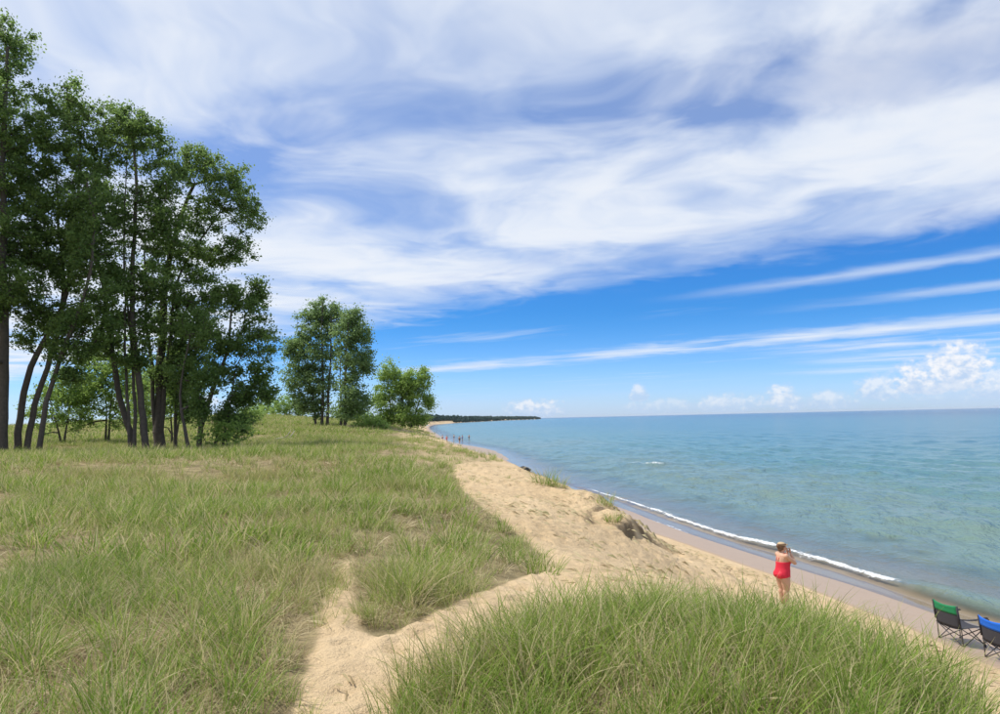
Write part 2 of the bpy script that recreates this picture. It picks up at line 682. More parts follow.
def blade_material(name, c1, c2, dry, trans=.35, dry_amt=.5):
    m, g, out = new_mat(name)
    t, rnd = g.attr('tip'), g.attr('rnd')
    oi = g.n.new('ShaderNodeObjectInfo').outputs['Random']
    col = g.mix(g.m('FRACT', g.add(rnd, oi)), c1, c2)
    isdry = g.m('GREATER_THAN', g.m('FRACT', g.add(g.mul(rnd, 7.3), g.mul(oi, .35))), 1 - dry_amt)
    col = g.mix(g.mul(isdry, .85), col, dry)
    pos = g.n.new('ShaderNodeNewGeometry').outputs['Position']
    pa = g.noise(pos, .42, 4, .62)
    pb = g.noise(pos, .11, 3, .55)
    worn = g.mul(g.ss(g.add(g.mul(pa, .7), g.mul(pb, .45)), .57, .78), g.ss(g.sep(pos)[0], 0.2, -1.2, .25, 1.0))
    col = g.mix(g.mul(worn, .45), col, (.46, .36, .19))
    col = g.mix(g.mul(g.ss(pa, .48, .25), .3), col, (.12, .20, .04))
    col = g.mix(g.ss(t, .72, 1.0, 0, .5), col, (.40, .33, .15))
    col = g.mix(g.ss(t, .22, 0.0, 0, .6), col, (.36, .30, .15))
    d = principled(g, None, col, .55, None, .25)
    tl = g.n.new('ShaderNodeBsdfTranslucent')
    g.put(tl.inputs[0], col)
    mx = g.n.new('ShaderNodeMixShader')
    mx.inputs[0].default_value = trans
    g.l.new(d.outputs[0], mx.inputs[1])
    g.l.new(tl.outputs[0], mx.inputs[2])
    g.l.new(mx.outputs[0], out.inputs[0])
    return m


def leaf_material(name, c1, c2, c3):
    m, g, out = new_mat(name)
    rnd = g.attr('rnd')
    clump = g.attr('clump')
    col = g.mix(rnd, c1, c2)
    col = g.mix(g.mul(g.ss(clump, .3, 1.0), .6), col, c3)
    d = principled(g, None, col, .5, None, .3)
    tl = g.n.new('ShaderNodeBsdfTranslucent')
    g.put(tl.inputs[0], g.mix(.5, col, c3))
    mx = g.n.new('ShaderNodeMixShader')
    mx.inputs[0].default_value = .58
    g.l.new(d.outputs[0], mx.inputs[1])
    g.l.new(tl.outputs[0], mx.inputs[2])
    g.l.new(mx.outputs[0], out.inputs[0])
    return m


M_GROUND = ground_material()
M_WATER = water_material()
M_BLADE = blade_material('dune_grass_blades', (.115, .215, .022), (.30, .41, .065), (.64, .54, .31), .45, .31)
M_STRAW = blade_material('dry_grass_blades', (.42, .34, .18), (.58, .50, .30), (.28, .20, .10), .25, .25)
M_LEAF = leaf_material('cottonwood_leaves', (.08, .145, .036), (.15, .235, .06), (.26, .38, .105))
M_LEAF2 = leaf_material('pale_leaves', (.20, .315, .065), (.29, .42, .10), (.40, .55, .15))
M_LEAF3 = leaf_material('dune_tree_leaves', (.13, .215, .075), (.20, .305, .105), (.30, .42, .155))  # farther trees: distance haze put into the paler, bluer leaf colour
M_BARK = simple('grey_bark', (.105, .09, .075), .9, .45, 6, .8, .1)
M_PALE = simple('weathered_driftwood', (.48, .43, .36), .85, .2, 18, .5, .1)
M_ROOT = simple('dark_roots', (.16, .115, .075), .95, .4, 14, .6, .1)
M_DARK = simple('dark_stone', (.045, .045, .05), .8, .4, 9, .5, .3)
M_SKIN = simple('skin', (.56, .33, .225), .55, .07, 14, 0, .35)
M_RED = simple('red_swimsuit', (.62, .022, .05), .6, .1, 25, .15, .3)
M_HAIR = simple('brown_hair', (.16, .085, .045), .6, .3, 60, .5, .4)
M_STRAWHAT = simple('tan_hat', (.50, .37, .22), .8, .15, 60, .4, .2)
M_FRAME = simple('dark_steel_tube', (.045, .045, .05), .4, .1, 20, 0, .5)
M_MESH = simple('black_mesh_fabric', (.05, .05, .06), .85, .2, 120, .3, .2)
M_GREEN = simple('green_nylon', (.012, .21, .085), .65, .12, 40, .3, .3)
M_BLUE = simple('blue_nylon', (.01, .13, .62), .65, .12, 40, .3, .3)
M_CLOTHG = simple('grey_blue_cloth', (.22, .24, .27), .85, .2, 12, .4, .2)
M_NAVY = simple('dark_swim_cloth', (.03, .04, .08), .7, .2, 20, 0, .3)
M_FARLEAF = simple('far_forest', (.035, .062, .05), .8, .45, .06, 0, .1)

# ------------------------------------------------------------------ where grass grows
def poly_world(pts):
    return np.array([ground_at(*p)[:2] for p in pts])


def inside(poly, x, y):
    r = np.zeros(len(x), bool)
    n = len(poly)
    j = n - 1
    for i in range(n):
        xi, yi = poly[i]
        xj, yj = poly[j]
        c = ((yi > y) != (yj > y)) & (x < (xj - xi) * (y - yi) / (yj - yi + 1e-12) + xi)
        r ^= c
        j = i
    return r


SAND = poly_world([(274, 790), (295, 714), (314, 650), (327, 593), (343, 566), (350, 550), (354, 556), (354, 590), (360, 634),
                   (377, 645), (427, 622), (474, 596), (512, 582), (552, 574), (545, 557), (520, 536), (496, 517),
                   (475, 502), (462, 489), (454, 472), (458, 465), (500, 462), (534, 474), (570, 488), (606, 503)])
SAND = np.concatenate([SAND, [(5.2, 22.0), (6.8, 16.0), (5.4, 11.0), (4.2, 8.4)],
                       poly_world([(640, 612), (570, 625), (500, 643), (438, 668), (402, 696), (384, 726), (372, 790)])])
MOUND = np.concatenate([poly_world([(372, 790), (384, 726), (402, 696), (438, 668), (500, 643), (570, 625), (640, 612)]),
                        [(2.7, 8.0), (3.6, 7.0), (3.5, 5.8), (3.0, 4.6), (2.5, 3.2), (2.0, 1.0)]])
MIDDLE = poly_world([(359, 540), (356, 590), (361, 636), (374, 647), (427, 622), (474, 596), (512, 582), (552, 574), (545, 557),
                     (520, 536), (496, 517), (475, 502), (450, 505), (400, 512)])


def grass_cover(x, y):
    s = S(x, y)
    st = s_top(y)
    c = sstep(s, st - .2, st + 1.2)
    c = c * (1 - .985 * inside(SAND, x, y))
    c = np.maximum(c, inside(MOUND, x, y))
    # thin, half bare strip along the far dune edge
    edge = sstep(y, 22, 30) * (1 - sstep(s, st + 3.5, st + 6.5))
    c = c * (1 - .5 * edge)
    return c


# ------------------------------------------------------------------ ground sheet
def axis(fine0, fine1, step, lo, hi, ratio):
    a = list(np.arange(fine0, fine1 + 1e-6, step))
    d = step
    while a[-1] < hi:
        d *= ratio
        a.append(min(a[-1] + d, hi))
    d = step
    b = []
    p = fine0
    while p > lo:
        d *= ratio
        p = max(p - d, lo)
        b.append(p)
    return np.array(b[::-1] + a)


def grid_faces(nx, ny):
    i, j = np.meshgrid(np.arange(ny - 1), np.arange(nx - 1), indexing='ij')
    a = i * nx + j
    return np.stack([a, a + 1, a + nx + 1, a + nx], -1).reshape(-1, 4)


def build_ground():
    xs = axis(-7, 10.5, .07, -9000, 1500, 1.055)
    ys = axis(3, 27, .08, -400, 9000, 1.035)
    X, Y = np.meshgrid(xs, ys)
    Z = H(X, Y)
    s = S(X, Y)
    cov = grass_cover(X.ravel(), Y.ravel()).reshape(X.shape)
    # soften the cover map
    for _ in range(3):
        cov[1:-1, 1:-1] = (cov[1:-1, 1:-1] * 2 + cov[:-2, 1:-1] + cov[2:, 1:-1] + cov[1:-1, :-2] + cov[1:-1, 2:]) / 6
    # trodden sand: many overlapping prints
    near = (Y < 45) & (X > -9) & (X < 14)
    loose = (1 - cov) * sstep(s, 3.2, 4.4) * near
    r2 = np.random.default_rng(3)
    dz = np.zeros_like(Z)
    for k in range(5200):
        cx, cy = r2.uniform(-4, 10), r2.uniform(3.2, 30)
        an = r2.uniform(0, math.pi)
        i0, i1 = np.searchsorted(xs, [cx - .35, cx + .35])
        j0, j1 = np.searchsorted(ys, [cy - .35, cy + .35])
        if i1 - i0 < 2 or j1 - j0 < 2:
            continue
        gx, gy = X[j0:j1, i0:i1] - cx, Y[j0:j1, i0:i1] - cy
        a = (gx * math.cos(an) + gy * math.sin(an)) / r2.uniform(.12, .19)
        b = (-gx * math.sin(an) + gy * math.cos(an)) / r2.uniform(.07, .11)
        q = a * a + b * b
        dz[j0:j1, i0:i1] += r2.uniform(.014, .040) * (-np.exp(-q) + .55 * np.exp(-(np.sqrt(q) - 1.5) ** 2 * 3))
    dz += .03 * fbm(X * 1.3, Y * 1.3, 4) + .05 * fbm(X * .5 + 9, Y * .5, 2)
    Z = Z + dz * loose
    # the brink breaks off in a ragged ledge round the head of the blow-out
    dx, dy = X - 5.0, Y - 19.0
    rr = np.hypot(dx, dy) + 1e-6
    ang = np.arctan2(dy, dx)
    win = sstep((dx * -.80 + dy * .60) / rr, .55, .88) * (rr < 6)
    def ledge(R0, depth, fade, sd):
        q = rr - R0 - .32 * fbm(ang * 2.2 + sd, ang * 0 + sd, 3) - .09 * fbm(X * 2.8 + sd, Y * 2.8, 2)
        cut = depth * win * (1 - sstep(q, -.10, .07)) * np.exp(np.minimum(q, 0) / fade)
        face = np.exp(-((q + .02) / .13) ** 2) * win
        return cut, face
    c1, f1 = ledge(2.05, .34, .7, 2.0)
    c2, f2 = ledge(2.9, .13, .5, 9.0)
    Z = Z - c1 - c2 + (f1 + f2) * .09 * fbm(X * 5, Y * 5, 3)
    root = np.clip(f1 * 1.0 + f2 * .5, 0, 1) * sstep(fbm(X * 1.6 + 3, Y * 1.6, 2), -.55, .05)  # mask for dark roots and painted shade along the ledge face
    o = mesh_obj('ground', np.stack([X.ravel(), Y.ravel(), Z.ravel()], 1), grid_faces(len(xs), len(ys)), [M_GROUND], None, True)
    wet = 1 - sstep(s + .25 * fbm(X * .35, Y * .35, 3), 2.9, 3.7)
    fattr(o, 'wet', wet)
    fattr(o, 'grassy', cov)
    fattr(o, 'root', np.clip(root * (1.2 + fbm(X * 4, Y * 4, 3)), 0, 1))
    tag(o, 'pale trodden sand of the dune and beach', None, None, 'structure')
    return o


build_ground()


# ------------------------------------------------------------------ lake
def build_lake():
    xs = axis(4, 30, .11, -700, 26000, 1.05)
    ys = axis(9, 62, .13, -2500, 26000, 1.04)
    X, Y = np.meshgrid(xs, ys)
    s = S(X, Y)
    land = H(X, Y)
    o_ = -s
    near = sstep(-np.hypot(X, Y), -400, -120)
    # rows of low swell coming in, lumpy along their length
    ph = o_ + 1.6 * fbm(X * .05, Y * .05, 2) + .5 * fbm(X * .25, Y * .25, 2)
    Z = near * sstep(o_, 1, 9) * (.06 * np.sin(ph * 1.15) + .05 * np.sin(ph * .52 + 1.3) + .20 * fbm(X * .35, Y * .22, 3) + .10 * fbm(X * 1.1, Y * .6, 3))
    # the wave about to break along the edge
    c = .35 + .55 * fbm(Y * .10, Y * 0 + 1.7, 3)
    q = o_ - c
    amp = (.16 + .15 * sstep(-Y, -25, -22.5)) * sstep(Y, 6, 14) * (1 - .55 * sstep(Y, 40, 75)) * sstep(-Y, -260, -90) * (1 + .35 * fbm(Y * .35, Y * 0, 3))
    prof = np.where(q < 0, np.exp(-(q / .6) ** 2), np.exp(-(q / 1.25) ** 2))
    Z = Z + amp * prof
    # thin sheet of run-up over the wet sand
    run = sstep(o_, -1.7, -1.0) * sstep(-Y, -80, -65)
    Z = np.where(o_ < .2, np.maximum(Z, land + .012 * run - .02 * (1 - run) - .6 * sstep(-o_, 3.0, 4.5)), Z)
    foam = (.86 + .5 * fbm(Y * .6, Y * 0 + 4.4, 3)) * np.exp(-((q + .10) / (.12 + .07 * sstep(-Y, -40, -26))) ** 2) * sstep(Y, 23.2, 24.8) * (1 - .75 * sstep(Y, 53, 60))
    # left-over lace of foam in front of the breaker
    c2 = -1.35 + .5 * fbm(Y * .16, Y * 0 + 5.1, 3)
    foam = np.maximum(foam, .62 * np.exp(-((o_ - c2) / .14) ** 2) * sstep(Y, 28, 34) * sstep(-Y, -50, -44))
    foam = np.maximum(foam, .36 * sstep(q, -1.0, -.1) * (q < .2) * sstep(Y, 24, 30) * sstep(-Y, -48, -44))
    # far shore: a hairline of surf
    foam = np.maximum(foam, .45 * np.exp(-((o_ - .4) / .5) ** 2) * sstep(Y, 75, 130) * sstep(-Y, -900, -400))
    # a wave tumbling over the outer bar
    for (px, py, L, a) in [(655, 464, 2.4, .62), (636, 462.8, 1.0, .6), (872, 473, 1.8, .30)]:
        p = at_depth(px, py, 5.6 / max(1e-3, -ray(px, py)[2]) * ray(px, py)[1])
        dx, dy = X - p[0], Y - p[1]
        tx = dx * .97 + dy * .24
        ty = -dx * .24 + dy * .97
        e = np.exp(-(tx / L) ** 2) * np.exp(-(ty / .85) ** 2)
        Z = Z + .22 * e
        foam = np.maximum(foam, a * np.exp(-(tx / L) ** 4) * np.exp(-((ty + .4) / .75) ** 2))
    o = mesh_obj('lake', np.stack([X.ravel(), Y.ravel(), Z.ravel()], 1), grid_faces(len(xs), len(ys)), [M_WATER], None, True)
    fattr(o, 'depth', np.maximum(Z - land, 0) + .0)
    fattr(o, 'foam', foam)
    fattr(o, 'offshore', o_)
    tag(o, 'turquoise lake with a low wave breaking on the beach', None, None, 'structure')


build_lake()


# ------------------------------------------------------------------ grass
def tuft_mesh(name, n, length, width, radius, mat, seed, droop=.55, segs=5, flat=0.0):
    r = np.random.default_rng(seed)
    V, Fc, T, Q = [], [], [], []
    base = 0
    for k in range(n):
        a = r.uniform(0, 2 * math.pi)
        rr = radius * math.sqrt(r.random())
        bx, by = rr * math.cos(a), rr * math.sin(a)
        L = length * r.uniform(.5, 1.1)
        lean = (r.uniform(.05, .38) if not flat else r.uniform(.5, 1.2) * flat) + .25 * rr / radius
        az = a + r.normal(0, .9)
        w = width * r.uniform(.65, 1.2)
        curl = droop * r.uniform(.3, 1.7)
        p = np.array([bx, by, -.03])
        th = lean
        side = np.array([-math.sin(az), math.cos(az), 0]) 
        tw = r.uniform(-.9, .9)
        rq = r.random()
        for i in range(segs + 1):
            t = i / segs
            ww = w * (1 - t ** 2.2) * .5 + .0004
            d = np.array([math.cos(az) * math.sin(th), math.sin(az) * math.sin(th), math.cos(th)])
            sd = side * math.cos(tw) + np.cross(d, side) * math.sin(tw)
            V += [p - sd * ww, p + sd * ww]
            T += [t, t]
            Q += [rq, rq]
            p = p + d * L / segs
            th = min(th + curl / segs * (1 + 1.2 * t), 2.4)
        for i in range(segs):
            b = base + 2 * i
            Fc.append((b, b + 1, b + 3, b + 2))
        base += 2 * (segs + 1)
    me = bpy.data.meshes.new(name)
    me.from_pydata([tuple(v) for v in V], [], Fc)
    me.materials.append(mat)
    for nm, vals in (('tip', T), ('rnd', Q)):
        at = me.attributes.new(nm, 'FLOAT', 'POINT')
        at.data.foreach_set('value', np.array(vals, np.float32))
    me.polygons.foreach_set('use_smooth', np.ones(len(me.polygons), bool))
    return me


TUFTS = bpy.data.collections.new('tuft_shapes')      # shapes the grass objects are grown from
tuft_list = []


def add_tuft(me):
    o = bpy.data.objects.new(f'tuft_{len(tuft_list):02d}', me)
    TUFTS.objects.link(o)
    tuft_list.append(o)


for k in range(6):      # 0-5 near green
    add_tuft(tuft_mesh('tuft', 30, .56, .0066, .11, M_BLADE, 100 + k, .5, 6))
for k in range(3):      # 6-8 near straw
    add_tuft(tuft_mesh('straw_tuft', 26, .44, .0058, .15, M_STRAW, 200 + k, .8, 5, .75))
for k in range(4):      # 9-12 far green
    add_tuft(tuft_mesh('far_tuft', 26, .62, .017, .24, M_BLADE, 300 + k, .6, 4))
for k in range(2):      # 13-14 far straw
    add_tuft(tuft_mesh('far_straw_tuft', 20, .42, .017, .26, M_STRAW, 400 + k, .8, 4, .8))
for k in range(2):      # 15-16 very far
    add_tuft(tuft_mesh('distant_tuft', 26, .6, .045, .55, M_BLADE, 500 + k, .7, 3))


def grow_tree_nodes():
    ng = bpy.data.node_groups.new('grow_grass', 'GeometryNodeTree')
    ng.interface.new_socket('Geometry', in_out='INPUT', socket_type='NodeSocketGeometry')
    ng.interface.new_socket('Geometry', in_out='OUTPUT', socket_type='NodeSocketGeometry')
    gi = ng.nodes.new('NodeGroupInput')
    go = ng.nodes.new('NodeGroupOutput')
    ci = ng.nodes.new('GeometryNodeCollectionInfo')
    ci.inputs['Collection'].default_value = TUFTS
    ci.inputs['Separate Children'].default_value = True
    ci.inputs['Reset Children'].default_value = True
    ip = ng.nodes.new('GeometryNodeInstanceOnPoints')
    ip.inputs['Pick Instance'].default_value = True

    def na(name, typ):
        n = ng.nodes.new('GeometryNodeInputNamedAttribute')
        n.data_type = typ
        n.inputs[0].default_value = name
        return n.outputs[0]
    ng.links.new(gi.outputs[0], ip.inputs['Points'])
    ng.links.new(ci.outputs[0], ip.inputs['Instance'])
    ng.links.new(na('shape', 'INT'), ip.inputs['Instance Index'])
    ng.links.new(na('turn', 'FLOAT_VECTOR'), ip.inputs['Rotation'])
    ng.links.new(na('size', 'FLOAT_VECTOR'), ip.inputs['Scale'])
    ng.links.new(ip.outputs[0], go.inputs[0])
    return ng


NG = grow_tree_nodes()


def grass_object(name, label, x, y, shape, size, tilt=.12, mat=None):
    n = len(x)
    z = H(x, y) - .01
    me = bpy.data.meshes.new(name)
    me.vertices.add(n)
    me.vertices.foreach_set('co', np.stack([x, y, z], 1).astype(np.float32).ravel())
    a = me.attributes.new('shape', 'INT', 'POINT')
    a.data.foreach_set('value', shape.astype(np.int32))
    a = me.attributes.new('turn', 'FLOAT_VECTOR', 'POINT')
    # a light wind off the left leans everything the same way a little
    tr = np.stack([rng.normal(-.02, tilt, n), rng.normal(.10, tilt, n), rng.uniform(0, 2 * math.pi, n)], 1)
    a.data.foreach_set('vector', tr.astype(np.float32).ravel())
    a = me.attributes.new('size', 'FLOAT_VECTOR', 'POINT')
    a.data.foreach_set('vector', size.astype(np.float32).ravel())
    o = link(bpy.data.objects.new(name, me))
    md = o.modifiers.new('grow', 'NODES')
    md.node_group = NG
    tag(o, label, 'grass', None, 'stuff')
    return o


def scatter(x0, x1, y0, y1, per_m2):
    n = int((x1 - x0) * (y1 - y0) * per_m2)
    return rng.uniform(x0, x1, n), rng.uniform(y0, y1, n)


def in_view(x, y, pad=1.6):
    """keep what the photograph or a step to the side could show"""
    return (np.abs(x) < .72 * np.maximum(y, 0) + pad + .04 * y)


def grow():
    parts = {'left': [], 'middle': [], 'mound': []}
    specs = [((-9, 6, 1.2, 9), 88, 'near'), ((-22, 5, 9, 24), 46, 'mid'), ((-48, 8, 24, 62), 17, 'far'), ((-125, 12, 62, 160), 3.5, 'vfar')]
    for (box, dens, kind) in specs:
        x, y = scatter(*box, dens)
        k = in_view(x, y)
        x, y = x[k], y[k]
        jx, jy = x + rng.normal(0, .13, len(x)), y + rng.normal(0, .16, len(x))
        cov = grass_cover(jx, jy)
        vig = .5 + .5 * fbm(x * .28 + 3, y * .28, 3)          # thriving and thin places
        fine = .5 + .5 * fbm(x * 1.3, y * 1.3 + 7, 2)
        mnd = inside(MOUND, x, y)
        tiny = .5 + .5 * fbm(x * 3.1 + 5, y * 3.1, 2)
        keep = rng.random(len(x)) < cov * np.clip(-.52 + .85 * vig + .8 * fine + .65 * tiny + .30 * mnd, 0.05, 1)
        x, y, vig, fine = x[keep], y[keep], vig[keep], fine[keep]
        n = len(x)
        mound = inside(MOUND, x, y)
        mid = inside(MIDDLE, x, y) & ~mound
        strawp = np.clip(.40 - .35 * (vig - .5) - .4 * (fine - .5), .12, .75)
        strawp = np.where(mound, strawp * .7, np.clip(strawp * 1.45, 0, .85))
        straw = rng.random(n) < strawp
        if kind in ('near', 'mid'):
            sh = np.where(straw, rng.integers(6, 9, n), rng.integers(0, 6, n))
            if kind == 'mid':
                far = rng.random(n) < .35
                sh = np.where(far, np.where(straw, rng.integers(13, 15, n), rng.integers(9, 13, n)), sh)
        elif kind == 'far':
            sh = np.where(straw, rng.integers(13, 15, n), rng.integers(9, 13, n))
        else:
            sh = rng.integers(15, 17, n)
        sc_ = rng.uniform(.5, 1.15, n) * (.55 + .7 * vig)
        sc_ = np.where(mound, sc_ * 1.10, sc_)
        rim = np.zeros(n)
        for (ox, oy) in ((.3, 0), (-.3, 0), (0, .35), (0, -.35), (.22, .25), (-.22, -.25), (.22, -.25), (-.22, .25)):
            rim += inside(SAND, x + ox, y + oy)
        sc_ = sc_ * (1 - .5 * np.clip(rim / 4, 0, 1) * np.where(mound, .35, 1.0))
        edge = sstep(y, 22, 32) * (1 - sstep(S(x, y), s_top(y) + 4, s_top(y) + 9))
        sc_ = sc_ * (1 - .4 * edge)
        size = np.stack([sc_ * rng.uniform(.9, 1.2, n), sc_ * rng.uniform(.9, 1.2, n), sc_], 1)
        for nm, kk in (('mound', mound), ('middle', mid), ('left', ~mound & ~mid)):
            parts[nm].append((x[kk], y[kk], sh[kk], size[kk]))
    labels = {'left': ('dune_grass', 'wide field of long green dune grass running back to the tall trees'),
              'middle': ('dune_grass', 'green dune grass island between the narrow footpath and the broad trodden sand'),
              'mound': ('dune_grass', 'tall dense green dune grass on the hummock above the beach with the camp chairs')}
    for nm in ('left', 'middle', 'mound'):
        cat = [np.concatenate([p[i] for p in parts[nm]]) for i in range(4)]
        grass_object(labels[nm][0], labels[nm][1], *cat)


grow()


def grass_clump(px, py, label, n, length, seed, rad=.3):
    p = ground_at(px, py)
    o = empty('grass_clump', (p[0], p[1], p[2] - .02), seed)
    me = tuft_mesh('blades', n, length, .012, rad, M_BLADE, seed, .5, 5)
    b = link(bpy.data.objects.new('blades', me))
    b.parent = o
    me2 = tuft_mesh('dead_blades', n // 2, length * .6, .012, rad * 1.15, M_STRAW, seed + 1, .7, 4, .8)
    b2 = link(bpy.data.objects.new('dead_blades', me2))
    b2.parent = o
    tag(o, label, 'grass', 'lone grass clumps along the dune edge')


grass_clump(545, 485, 'lone upright grass clump on the brink of the dune above the calm lake', 120, .8, 41, .35)
grass_clump(557, 487, 'lower grass clump leaning against the upright clump on the dune brink', 90, .65, 43, .32)
grass_clump(604, 505, 'small grass clump rooted on top of the crumbling sand cliff', 70, .55, 45, .28)
grass_clump(612, 520, 'drooping dead-stemmed grass clump hanging over the broken sand ledge', 80, .34, 51, .22)
grass_clump(540, 575, 'ragged grass clump at the sandy corner where the two footpaths part', 60, .45, 47, .25)


def straw_litter():
    """dead stems lying about on the sand"""
    x, y = scatter(-5, 10, 3, 30, 48)
    s = S(x, y)
    k = (grass_cover(x, y) < .5) & (s > 3.7) & in_view(x, y)
    k &= rng.random(len(x)) < np.clip(.4 + 1.0 * fbm(x * .5, y * .5, 3), .1, 1)
    x, y = x[k], y[k]
    n = len(x)
    z = H(x, y) + rng.uniform(.005, .025, n)
    a = rng.uniform(0, math.pi, n)
    L = rng.uniform(.06, .26, n)
    w = rng.uniform(.003, .007, n)
    dx, dy = np.cos(a) * L, np.sin(a) * L
    nx, ny = -np.sin(a) * w, np.cos(a) * w
    z2 = H(x + dx, y + dy) + rng.uniform(.005, .03, n)
    P = np.stack([np.stack([x - nx, y - ny, z], 1), np.stack([x + nx, y + ny, z], 1), np.stack([x + dx + nx, y + dy + ny, z2], 1),
                  np.stack([x + dx - nx, y + dy - ny, z2], 1), np.stack([x + dx * .5, y + dy * .5, np.maximum(z, z2) + .008], 1)], 1).reshape(-1, 3)
    b = np.arange(n) * 5
    Fc = np.concatenate([np.stack([b, b + 1, b + 4], 1), np.stack([b + 1, b + 2, b + 4], 1), np.stack([b + 2, b + 3, b + 4], 1), np.stack([b + 3, b, b + 4], 1)])
    o = mesh_obj('straw_litter', P, Fc, [M_STRAW])
    r_ = np.repeat(rng.random(n), 5)
    fattr(o, 'rnd', r_)
    fattr(o, 'tip', np.full(n * 5, .5))
    tag(o, 'dead grass stems strewn over the trodden sand', 'litter', None, 'stuff')


straw_litter()


# ------------------------------------------------------------------ trees
def make_tree(name, label, cat, base, stems, lobes, leaves_per, leaf, mat, seed, group=None, cluster_r=.75, r_twig=.012, trunk_r=None, part=('trunk', 'crown')):
    """stems: list of (points, base radius) in local metres; lobes: (centre, radii, clusters)"""
    r = np.random.default_rng(seed)
    root = empty(name, base)
    nodes, parent, fixed = [], [], []
    for (pts, rad) in stems:
        pts = np.asarray(pts, float)
        # resample with a little wander
        seg = np.linalg.norm(np.diff(pts, axis=0), axis=1)
        tt = np.concatenate([[0], np.cumsum(seg)])
        m = max(4, int(tt[-1] / .8))
        q = np.stack([np.interp(np.linspace(0, tt[-1], m), tt, pts[:, i]) for i in range(3)], 1)
        for _ in range(2):
            q[1:-1] = (q[:-2] + q[1:-1] * 2 + q[2:]) / 4
        q[1:, :2] += np.cumsum(r.normal(0, .06, (m - 1, 2)), 0) * .7
        for i in range(m):
            parent.append(-1 if i == 0 else len(nodes) - 1)
            nodes.append(q[i])
            fixed.append(rad * (1 - .72 * i / (m - 1)) * (1.35 if i == 0 else 1))
    att = []
    for (c, rad, n) in lobes:
        d = r.normal(size=(n, 3))
        d /= np.linalg.norm(d, axis=1)[:, None]
        rr = r.random(n) ** (1 / 2.4)
        p = np.asarray(c) + d * rr[:, None] * np.asarray(rad)
        att.append(p)
    att = np.concatenate(att)
    ns = np.array(nodes)
    dist = np.min(np.linalg.norm(att[:, None] - ns[None], axis=2), axis=1)
    order = np.argsort(dist)
    leafn = []
    arr = np.zeros((len(nodes) + len(att) * 12, 3))
    arr[:len(nodes)] = ns
    cnt = len(nodes)
    for i in order:
        p = att[i]
        dv = p - arr[:cnt]
        dd = np.linalg.norm(dv, axis=1)
        pen = dd * (1 + .55 * np.clip(-dv[:, 2] / (dd + 1e-6), 0, 1))
        j = int(np.argmin(pen))
        L = dd[j]
        k = int(min(6, max(1, round(L / .7))))
        a = arr[j].copy()
        ctrl = (a + p) / 2 + np.array([0, 0, .10 * L]) + r.normal(0, .06 * L, 3)
        prev = j
        for t in np.linspace(0, 1, k + 1)[1:]:
            q = (1 - t) ** 2 * a + 2 * t * (1 - t) * ctrl + t * t * p
            arr[cnt] = q
            nodes.append(q)
            parent.append(prev)
            fixed.append(None)
            prev = cnt
            cnt += 1
        leafn.append(prev)
    N = cnt
    P = arr[:N]
    w = np.zeros(N)
    w[leafn] = 1
    for i in range(N - 1, -1, -1):
        if parent[i] >= 0 and fixed[i] is None:
            w[parent[i]] += w[i]
    rad = r_twig * np.maximum(w, 1) ** .5
    for i in range(N):
        if fixed[i] is not None:
            rad[i] = fixed[i]
    # wood
    vs, fs = [], []
    nv = 0
    for i in range(N):
        j = parent[i]
        if j < 0:
            continue
        a, b = P[j], P[i]
        ra, rb = min(rad[j], rad[i] * 1.6), rad[i]
        if fixed[i] is not None:
            ra = rad[j]
        sides = 9 if ra > .09 else (5 if ra > .03 else 3)
        t = b - a
        t = t / (np.linalg.norm(t) + 1e-9)
        ref = np.array([1., 0, 0]) if abs(t[0]) < .7 else np.array([0, 1., 0])
        s_ = np.cross(t, ref)
        s_ /= np.linalg.norm(s_)
        w_ = np.cross(t, s_)
        an = np.arange(sides) / sides * 2 * math.pi
        ring = np.outer(np.cos(an), s_) + np.outer(np.sin(an), w_)
        vs.append(a - t * ra * .3 + ring * ra)
        vs.append(b + ring * rb)
        for k in range(sides):
            k2 = (k + 1) % sides
            fs.append((nv + k, nv + k2, nv + sides + k2, nv + sides + k))
        nv += 2 * sides
    mesh_obj(part[0], np.concatenate(vs), fs, [M_BARK], root, True)
    # leaves
    tips = P[leafn]
    nt_ = len(tips)
    per = r.integers(int(leaves_per * .5), int(leaves_per * 1.5), nt_)
    idx = np.repeat(np.arange(nt_), per)
    n = len(idx)
    crad = cluster_r * r.uniform(.6, 1.25, nt_)
    off = r.normal(size=(n, 3))
    off /= np.linalg.norm(off, axis=1)[:, None]
    off *= np.minimum(np.abs(r.normal(0, .55, n)) + .12, 1.15)[:, None]
    off *= np.array([1, 1, .75])
    c = tips[idx] + off * crad[idx][:, None]
    nrm = r.normal(size=(n, 3)) + np.array([0, 0, .7]) + off * .6
    nrm /= np.linalg.norm(nrm, axis=1)[:, None]
    tx = np.cross(nrm, r.normal(size=(n, 3)))
    tx /= np.linalg.norm(tx, axis=1)[:, None]
    ty = np.cross(nrm, tx)
    L = leaf * r.uniform(.7, 1.3, n)[:, None]
    fold = nrm * L * .12
    V = np.stack([c - tx * L * .5, c + ty * L * .38 + fold, c + tx * L * .55, c - ty * L * .38 + fold], 1).reshape(-1, 3)
    Fq = np.arange(n * 4).reshape(-1, 4)
    cr = mesh_obj(part[1], V, Fq, [mat], root)
    fattr(cr, 'rnd', np.repeat(r.random(n), 4))
    fattr(cr, 'clump', np.repeat(np.clip(r.random(nt_)[idx] + r.normal(0, .1, n), 0, 1), 4))
    tag(root, label, cat, group)
    return root


